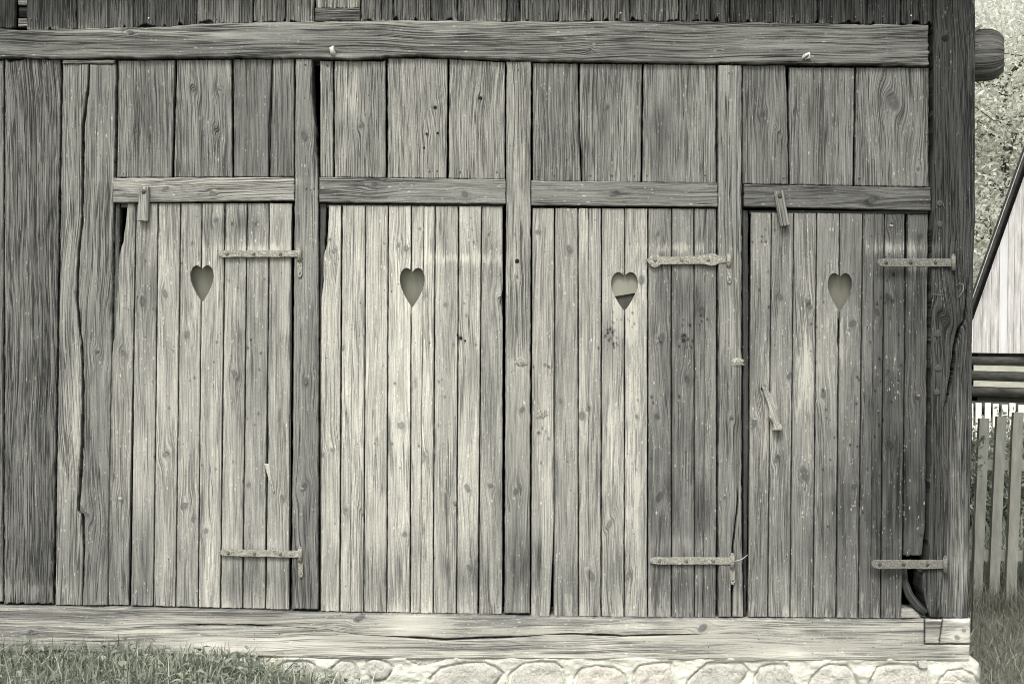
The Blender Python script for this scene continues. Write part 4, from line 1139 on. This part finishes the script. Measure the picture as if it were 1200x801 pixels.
# broad leaved weeds in the left grass
def leaf_poly(L_, w, lobes, r):
    pts = []
    N = 10
    for k in range(N + 1):
        t = k / N; ww = w * math.sin(math.pi * min(1, t * .97 + .03)) ** .7 * (1 + .22 * math.sin(t * lobes * math.pi * 2))
        pts.append((t * L_, ww / 2))
    return pts
def weed(px, py, yy, size, nleaf, seed, label, lobes=3.0):
    r = random.Random(seed); base = WV(px, py, yy); base.z = float(gz(base.x, yy))
    top = WV(px, py, yy).z - base.z
    t = thing('weed', label, 'weed', base, 'broad-leaved weeds in the grass')
    mb = MB()
    for k in range(nleaf):
        az = r.uniform(0, 2 * math.pi); el = r.uniform(.5, 1.25)
        hh = top * r.uniform(.55, 1.0)
        d = Vector((math.cos(az), math.sin(az), 0))
        c0 = base + Vector((0, 0, 0)); c1 = base + d * size * .35 + Vector((0, 0, hh))
        tube(mb, [c0, base + d * size * .1 + Vector((0, 0, hh * .6)), c1], [.003, .0025, .002], 5, 1, cap=False)
        pts = leaf_poly(size * r.uniform(.7, 1.1), size * r.uniform(.5, .75), lobes, r)
        up = Vector((0, 0, 1)); ax = (d * math.cos(el - .9) + up * math.sin(el - .9)).normalized(); sd_ = ax.cross(up).normalized()
        nn = sd_.cross(ax)
        V = []; Fc = []
        for (l_, w_) in pts:
            droop = -nn * (l_ / size) ** 2 * size * .25
            for s_ in (-1, 0, 1): V.append(tuple(c1 + ax * l_ + sd_ * w_ * s_ + nn * abs(s_) * w_ * .25 + droop))
        for i in range(len(pts) - 1):
            for j in (0, 1): Fc.append((i*3+j, i*3+j+1, (i+1)*3+j+1, (i+1)*3+j))
        A = np.zeros((len(V), 9)); A[:, 6] = r.random(); A[:, 7] = r.random()
        mb.add(V, Fc, 0, A)
    mb.build('foliage', [M['weed'], M['stemm']], t)
    return t
weeds = [(103,766,-.25,.075,5,'large pale dock leaf standing in the grass near the left edge of the sill'),
 (58,775,-.3,.07,5,'upright pale leaves in the grass below the dark stain of the sill'),
 (138,785,-.45,.05,5,'small rounded weed leaf left of the pale flowers'),
 (285,776,-.35,.05,6,'lobed weed tuft at the right edge of the thick grass'),
 (318,770,-.2,.045,6,'pale crumpled weed touching the sill right of the grass'),
 (20,790,-.5,.06,5,'low weed at the bottom left corner'),
 (215,790,-.5,.055,5,'broad weed in the middle of the thick grass'),
 (345,792,-.3,.05,6,'weed in front of the half hidden base stones'),
 (395,788,-.2,.045,6,'small weed beside the first bare base stone'),
 (440,796,-.15,.045,6,'small weed under the rounded base stone'),
 (500,797,-.12,.04,5,'last low weed before the bare stones')]
for i, (a, b, c, d, e, lb) in enumerate(weeds): weed(a, b - 3, c - .35, d * 1.5, e + 3, 40 + i, lb)
def flower(px, py, yy, label, r0=.014):
    c = WV(px, py, yy); z0 = float(gz(c.x, yy)); base = Vector((c.x, yy, z0))
    t = thing('flower', label, 'flower', base, 'pale yellow meadow flowers')
    mb = MB(); tube(mb, [base, base + Vector((.006, 0, (c.z - z0) * .5)), c], [.002, .0018, .0015], 6); mb.build('stem', M['stemm'], t)
    mb = MB(); V = []; Fc = []
    for ring_, (rad_, dz) in enumerate(((r0, .002), (r0 * .75, .007), (r0 * .4, .010))):
        for k in range(12):
            a = 2 * math.pi * k / 12 + ring_ * .26; ca, sa = math.cos(a), math.sin(a)
            p0 = c + Vector((0, 0, dz * .4)); tip = c + Vector((ca * rad_, sa * rad_ * .8 - .004, dz + sa * rad_ * .6)); s_ = Vector((-sa, ca, 0)) * rad_ * .2
            b = len(V); V += [tuple(p0 - s_), tuple(p0 + s_), tuple(tip + s_), tuple(tip - s_)]; Fc.append((b, b+1, b+2, b+3))
    mb.add(V, Fc); mb.build('flower_head', M['petal'], t)
for (a, b, c, lb) in [(100,798,-.35,'pale yellow flower low in the grass, leftmost of the flowers'), (186,792,-.4,'pale yellow flower, upper one of the pair in the thick grass'),
      (187,799,-.42,'pale yellow flower, lower one of the pair in the thick grass'), (326,765,-.15,'pale yellow flower just under the sill beam'),
      (421,799,-.12,'tiny yellow flower below the rounded base stone'), (592,790,-.1,'tiny yellow flower at the right tip of the large base stone')]:
    flower(a, b, c, lb, .013 if a < 300 else .010)
# low broad-leaved ground cover mixed into the grass
r_ = np.random.default_rng(77); N_ = 1700
gx_ = r_.uniform(-2.6, -.2, N_); gy_ = -r_.uniform(.08, 1.0, N_)
kk = r_.random(N_) < np.clip((-.2 - gx_) / .9, .12, 1) * (.35 + .65 * (n2(gx_ * 4, gy_ * 4, 8) > -.1)); gx_ = gx_[kk]; gy_ = gy_[kk]
mb = MB()
for (a_, b_) in zip(gx_, gy_):
    z_ = float(gz(a_, b_)); hh = r_.uniform(.04, .15); c_ = Vector((a_, b_, z_ + hh)); L_ = r_.uniform(.022, .05); W_ = L_ * r_.uniform(.5, .9)
    az = r_.uniform(0, 6.28); el = r_.uniform(-.5, .9); d_ = Vector((math.cos(az) * math.cos(el), math.sin(az) * math.cos(el), math.sin(el))); sd_ = d_.cross(Vector((0, 0, 1))).normalized(); nn = sd_.cross(d_)
    pr_ = [(0, .12), (.2, .8), (.4, 1), (.6, .85), (.8, .5), (1, .04)]; V = []
    for (t_, w2) in pr_:
        for q_ in (-1, 0, 1): V.append(tuple(c_ + d_ * L_ * t_ + sd_ * W_ * .5 * w2 * q_ + nn * (abs(q_) * w2 * W_ * .2 - t_ * t_ * L_ * .3)))
    F_ = [(i*3+j, i*3+j+1, (i+1)*3+j+1, (i+1)*3+j) for i in range(5) for j in (0, 1)]
    A_ = np.zeros((len(V), 9)); A_[:, 6] = r_.random(); A_[:, 7] = r_.random() * .95; mb.add(V, F_, 0, A_)
o = mb.build('ground_cover', M['weed']); o['kind'] = 'stuff'; o['label'] = 'small rounded leaves mixed into the grass at the left'; o['category'] = 'ground cover'
# thin dry stalks leaning on the sill
mb = MB()
for (xa, xb, yb_) in [(128,132,727),(136,131,742),(155,153,740),(112,116,733),(160,168,735),(106,107,748)]:
    p = WV(xa, 800, -.25); p.z = float(gz(p.x, -.25)); tube(mb, [p, (p + WV(xb, yb_, -.09)) / 2 + Vector((.01, 0, 0)), WV(xb, yb_, -.09)], [.0016, .0013, .0007], 5)
o = mb.build('dry_stalks', M['picket']); o['kind'] = 'stuff'; o['label'] = 'thin dry stalks leaning against the sill beam'; o['category'] = 'stalks'

# ================================================================ FENCES
def picket_fence(name, label, grp, A0, step, n, h, w, th, lean, mat, rail_z, wob=.02, seed=1, rails_behind=True, ptop='flat', cat='fence', railmat=None):
    r = random.Random(seed); A0 = Vector(A0); step = Vector(step)
    t = thing(name, label, cat, (A0.x, A0.y, A0.z))
    d = step.normalized(); nrm = Vector((-d.y, d.x, 0)).normalized()
    for i in range(n):
        b = A0 + step * i; hh = h * (1 + r.uniform(-wob, wob)); ww = w * r.uniform(.93, 1.07)
        mb = MB(); lx = lean + r.uniform(-.008, .008)
        rows = 7; V = []
        for k in range(rows + 1):
            q = k / rows; z = hh * q; off = d * (lx * q + r.uniform(-.0015, .0015)) 
            wq = ww * (1 if k < rows else (.72 if ptop == 'round' else .96))
            for (su, sv) in ((-1, -1), (1, -1), (1, 1), (-1, 1)):
                p = b + off + d * su * wq / 2 + nrm * sv * th / 2; V.append((p.x, p.y, b.z + z - (.0 if k else .1)))
        Fc = [(0, 3, 2, 1), tuple(rows*4 + j for j in range(4))]
        for k in range(rows):
            for j in range(4): Fc.append((k*4+j, k*4+(j+1) % 4, (k+1)*4+(j+1) % 4, (k+1)*4+j))
        mb.add(V, Fc, 0, None, False); mb.build('picket', mat, t)
    for z in rail_z:
        mb = MB(); p0 = A0 - step * .6; p1 = A0 + step * (n - .4); o_ = nrm * (th / 2 + .022)
        V = []
        for p in (p0, p1):
            for (su, sv) in ((-1, -1), (1, -1), (1, 1), (-1, 1)):
                V.append(tuple(p + o_ + nrm * su * .02 + Vector((0, 0, z + sv * .035))))
        mb.add(V, [(0,1,2,3),(7,6,5,4),(0,4,5,1),(1,5,6,2),(2,6,7,3),(3,7,4,0)], 0, None, False)
        mb.build('rail', railmat or mat, t)
    return t
dn = 9.55
b0 = DV(1143, 706, dn); st = DV(1163, 706, dn) - b0
b0.z = 0.0; st.z = 0
picket_fence('picket_fence', 'near grey weathered picket fence leaning beside the barn corner', None, b0 - st, st, 16, 1.26, .068, .042, .045, M['picket'], (.32, .93), seed=2)
df = 17.5
b0 = DV(1146, 560, df); st = DV(1156, 560, df) - b0; b0.z = 0.0; st.z = 0
picket_fence('picket_fence', 'white painted picket fence farther back in front of the dark log shed', None, b0 - st * 2, st, 30, 1.03, .070, .022, 0.0, M['picket_white'], (.25, .72), wob=.012, seed=3)

# ================================================================ SHED
ds = 22.0
shed_o = DV(1118, 530, ds); shed_o.z = 0
shed = thing('shed', 'whitewashed steep gabled shed on a dark log wall behind the fences', 'shed', shed_o)
sa = R(-48); e = Vector((math.cos(sa), math.sin(sa), 0)); nb = Vector((-e.y, e.x, 0))   # e along gable (to the right, nearer), nb = into depth
# find the along-gable distance for a photo column
def on_gable(px, py):
    # intersect the camera ray with the gable plane
    p = DV(px, py, 1.0); cam_ = Vector((0, -D, EYE)); dr = p - cam_
    t = (shed_o - cam_).dot(nb) / dr.dot(nb); return cam_ + dr * t
def ga(px, py):
    p = on_gable(px, py); return (p - shed_o).dot(e), p.z
u0, zr0 = ga(1146, 352); u1, zr1 = ga(1208, 178); ub, zbot = ga(1165, 413.5)
slope = (zr1 - zr0) / (u1 - u0)
ueave = u0 - (zr0 - (zbot + .25)) / slope
half = 3.4; uapex = ueave + half; zap = zbot + .25 + slope * half
def GP(u, z, dep=0): p = shed_o + e * u + nb * dep; return (p.x, p.y, z)
mbs = {'gable': MB(), 'gable_worn': MB()}
u = ueave + .02; r = random.Random(9); uw0, _ = ga(1178, 380); uw1, _ = ga(1181, 380)
while u < ueave + 2 * half - .05:
    w_ = r.uniform(.10, .15); ue_ = min(u + w_ - .008, ueave + 2 * half - .03)
    zt = lambda uu: zbot + .22 + slope * (half - abs(uu - uapex)) - .05
    key = 'gable_worn' if (uw0 - .1 < u < uw1 + .45) or r.random() < .1 else 'gable'
    um = u + .0
    V = [GP(u, zbot, 0), GP(ue_, zbot, 0), GP(ue_, zt(ue_), 0), GP(u, zt(u), 0), GP(u, zbot, .03), GP(ue_, zbot, .03), GP(ue_, zt(ue_), .03), GP(u, zt(u), .03)]
    dd = r.uniform(-.004, .004); V = [tuple(Vector(v) + nb * dd) for v in V]
    mbs[key].add(V, [(0,1,2,3),(7,6,5,4),(1,5,6,2),(0,3,7,4),(2,6,7,3),(0,4,5,1)], 0, None, False)
    u += w_
mbs['gable'].build('gable_boards', M['gable'], shed); mbs['gable_worn'].build('gable_boards', M['gable_worn'], shed)
# bargeboards
def slanted(name, mat, wdt, off, dep0, dep1):
    for sgn in (1, -1):
        mb = MB(); V = []
        for dp in (dep0, dep1):
            for (du, zz) in ((-.5, 0), (half, 0)):
                uu = uapex - sgn * (half - du) if True else 0
                zz_ = zbot + .25 + slope * du
                V.append(GP(uu, zz_ + off, dp)); V.append(GP(uu, zz_ + off + wdt * math.hypot(1, slope), dp))
        mb.add(V, [(0,2,3,1),(4,5,7,6),(0,4,6,2),(1,3,7,5),(0,1,5,4),(2,6,7,3)], 0, None, False)
        mb.build(name, mat, shed)
slanted('bargeboard', M['tar'], .06, -.02, -.10, -.07)
slanted('verge_strip', M['gable_worn'], .010, .09, -.112, -.09)
slanted('roof', M['tar'], .05, .12, -.088, 6.0)
# log wall
L0_, L1_ = ueave + .15, ueave + 2 * half - .15
zc = zbot - .06; k = 0
while zc > .12:
    for nm, mat, hh, yo in (('log', M['logs'], .15, -.02), ('chinking', M['chink'], .085, .01)):
        if k in (0,) and nm == 'log': hh = .13
        mb = MB(); cz = zc - hh / 2
        if nm == 'log':
            tube(mb, [GP(L0_ - .2, cz, .06), GP((L0_ + L1_) / 2, cz + .01, .06), GP(L1_ + .2, cz, .06)], [hh * .56] * 3, 12)
        else:
            V = [GP(a_, b_, c_) for c_ in (.0, .1) for (a_, b_) in ((L0_, cz - hh/2), (L1_, cz - hh/2), (L1_, cz + hh/2), (L0_, cz + hh/2))]
            mb.add(V, [(0,1,2,3),(7,6,5,4),(0,4,5,1),(2,6,7,3),(1,5,6,2),(0,3,7,4)], 0, None, False)
        if k < 2 or nm == 'log': mb.build(nm, mat, shed)
        zc -= hh
    k += 1
mb = MB(); V = [GP(a_, b_, c_) for c_ in (.12, 6.0) for (a_, b_) in ((L0_, 0), (L1_, 0), (L1_, zbot + .1), (L0_, zbot + .1))]
mb.add(V, [(0,1,2,3),(7,6,5,4),(0,4,5,1),(2,6,7,3),(1,5,6,2),(0,3,7,4)], 0, None, False); mb.build('wall', M['logs'], shed)

# ================================================================ TREES
def tree(loc, h, crown_r, nleaf, leaf, seed, label, mat=None, trunk_r=.18, low=.25, name='tree', dens=1.0):
    r = np.random.default_rng(seed); rr = random.Random(seed); loc = Vector(loc)
    t = thing(name, label, 'tree' if name == 'tree' else 'shrub', loc, 'pale trees behind the shed' if name == 'tree' else 'bushes in the garden')
    mb = MB(); tips = []
    tube(mb, [loc, loc + Vector((h * .01, 0, h * .4)), loc + Vector((.0, h * .01, h * .85))], [trunk_r, trunk_r * .7, trunk_r * .2], 10)
    nb_ = 26
    for i in range(nb_):
        z0 = h * rr.uniform(low * .8, .8); az = rr.uniform(0, 6.28); ln = crown_r * rr.uniform(.55, 1.0) * (1.1 - .5 * (z0 / h))
        p0 = loc + Vector((0, 0, z0)); p1 = p0 + Vector((math.cos(az) * ln * .5, math.sin(az) * ln * .5, ln * .25)); p2 = p0 + Vector((math.cos(az) * ln, math.sin(az) * ln, ln * rr.uniform(.2, .7)))
        tube(mb, [p0, p1, p2], [trunk_r * .35, trunk_r * .2, trunk_r * .05], 6)
        for q in (.4, .6, .8, 1.0):
            tips.append(p1.lerp(p2, q) if q > .5 else p0.lerp(p1, q * 1.6))
            for _ in range(2):
                tw = tips[-1] + Vector((rr.gauss(0, 1), rr.gauss(0, 1), rr.gauss(0, .8))) * crown_r * .16
                tube(mb, [tips[-1], tw], [trunk_r * .10, trunk_r * .05], 4); tips.append(tw)
    mb.build('trunk', M['bark'], t)
    T = np.array([tuple(p) for p in tips]); k = r.integers(0, len(T), nleaf)
    sc = crown_r * .13 * (0.5 + r.random(len(T)))[k][:, None]
    c = T[k] + r.normal(0, 1, (nleaf, 3)) * sc
    a = r.normal(0, 1, (nleaf, 3)); a /= np.linalg.norm(a, axis=1)[:, None]
    b = np.cross(a, r.normal(0, 1, (nleaf, 3))); b /= np.linalg.norm(b, axis=1)[:, None]
    s_ = (leaf * r.uniform(.6, 1.3, nleaf))[:, None]
    V = np.stack([c - a * s_, c + b * s_ * .45, c + a * s_, c - b * s_ * .45], 1).reshape(-1, 3)
    Q = (np.arange(nleaf)[:, None] * 4 + np.arange(4)[None, :]).tolist()
    A = np.zeros((nleaf * 4, 9)); cl = r.random(len(T))[k] * .7 + r.random(nleaf) * .3
    A[:, 6] = np.repeat(cl, 4); A[:, 7] = np.repeat(r.random(nleaf) * .98, 4)
    mb = MB(); mb.add(V, Q, 0, A, False); mb.build('crown', mat or M['leaf'], t)
def gp(px, d): p = DV(px, 500, d); return (p.x, p.y, 0)
tree(gp(1172, 30), 9.5, 3.4, 52000, .06, 1, 'pale leafy tree filling the gap between the barn corner and the shed roof', low=.12)
tree(gp(1260, 34), 11, 3.8, 45000, .085, 2, 'large pale tree rising behind the shed roof')
tree(gp(1090, 36), 10, 3.8, 45000, .085, 3, 'pale tree mostly hidden behind the barn corner', low=.15)
tree(gp(1190, 44), 14, 5.0, 60000, .09, 4, 'tallest pale tree farthest behind the others', low=.1)
tree(gp(1420, 38), 12, 4.2, 14000, .14, 5, 'pale tree beyond the right end of the shed')
tree(gp(1128, 13.0), .75, .45, 5000, .028, 6, 'light bush behind the grey pickets close to the barn', M['weed'], .02, .1, 'bush')
tree(gp(1172, 13.2), .85, .5, 7000, .026, 7, 'low light bush behind the middle pickets', M['weed'], .02, .1, 'bush')
tree(gp(1215, 14.6), .9, .6, 7000, .03, 8, 'low light bush at the right edge behind the pickets', M['weed'], .02, .1, 'bush')
tree(gp(1141, 8.6), 1.45, .09, 380, .016, 9, 'thin upright bush squeezed between the barn corner and the first picket', M['weed'], .004, .8, 'bush')

# ================================================================ LIGHT, SKY, CAMERA
sc_ = bpy.context.scene
w = bpy.data.worlds.new('World'); sc_.world = w; w.use_nodes = True
nt = w.node_tree; bg = nt.nodes['Background']
sky = nt.nodes.new('ShaderNodeTexSky'); sky.sky_type = 'NISHITA'; sky.sun_disc = False
EL, AZ = 50, -14      # sun height; direction it comes from, left of the camera and in front of the wall
sky.sun_elevation = R(EL); sky.air_density = 1.0; sky.dust_density = 4.0; sky.ozone_density = 1.0
hs = nt.nodes.new('ShaderNodeHueSaturation'); hs.inputs['Saturation'].default_value = .12
nt.links.new(sky.outputs[0], hs.inputs['Color']); nt.links.new(hs.outputs[0], bg.inputs[0]); bg.inputs[1].default_value = .15
# sun direction vector (towards the sun)
sx = math.sin(R(AZ)) * math.cos(R(EL)); sy = -math.cos(R(AZ)) * math.cos(R(EL)); sz = math.sin(R(EL))
sky.sun_rotation = math.atan2(sx, sy)
sun = bpy.data.lights.new('sun', 'SUN'); sun.energy = 1.5; sun.angle = R(14); sun.color = (1.0, .975, .93)
so = link(bpy.data.objects.new('sun', sun)); so.rotation_euler = Vector((sx, sy, sz)).to_track_quat('Z', 'Y').to_euler()

cam = bpy.data.cameras.new('camera'); co = link(bpy.data.objects.new('camera', cam)); sc_.camera = co
cam.sensor_width = 36; cam.lens = 36 * F / 1200; cam.clip_end = 3000; cam.clip_start = .05
co.matrix_world = Matrix.Translation((0, -D, EYE)) @ Matrix.Rotation(R(90), 4, 'X') @ Matrix.Rotation(ROLL, 4, 'Z')
vs = sc_.view_settings; vs.view_transform = 'Standard'; vs.look = 'None'; vs.exposure = 0.72; vs.gamma = 1.0
sc_.render.engine = 'CYCLES'; sc_.cycles.filter_width = 1.0; sc_.render.filter_size = 1.0
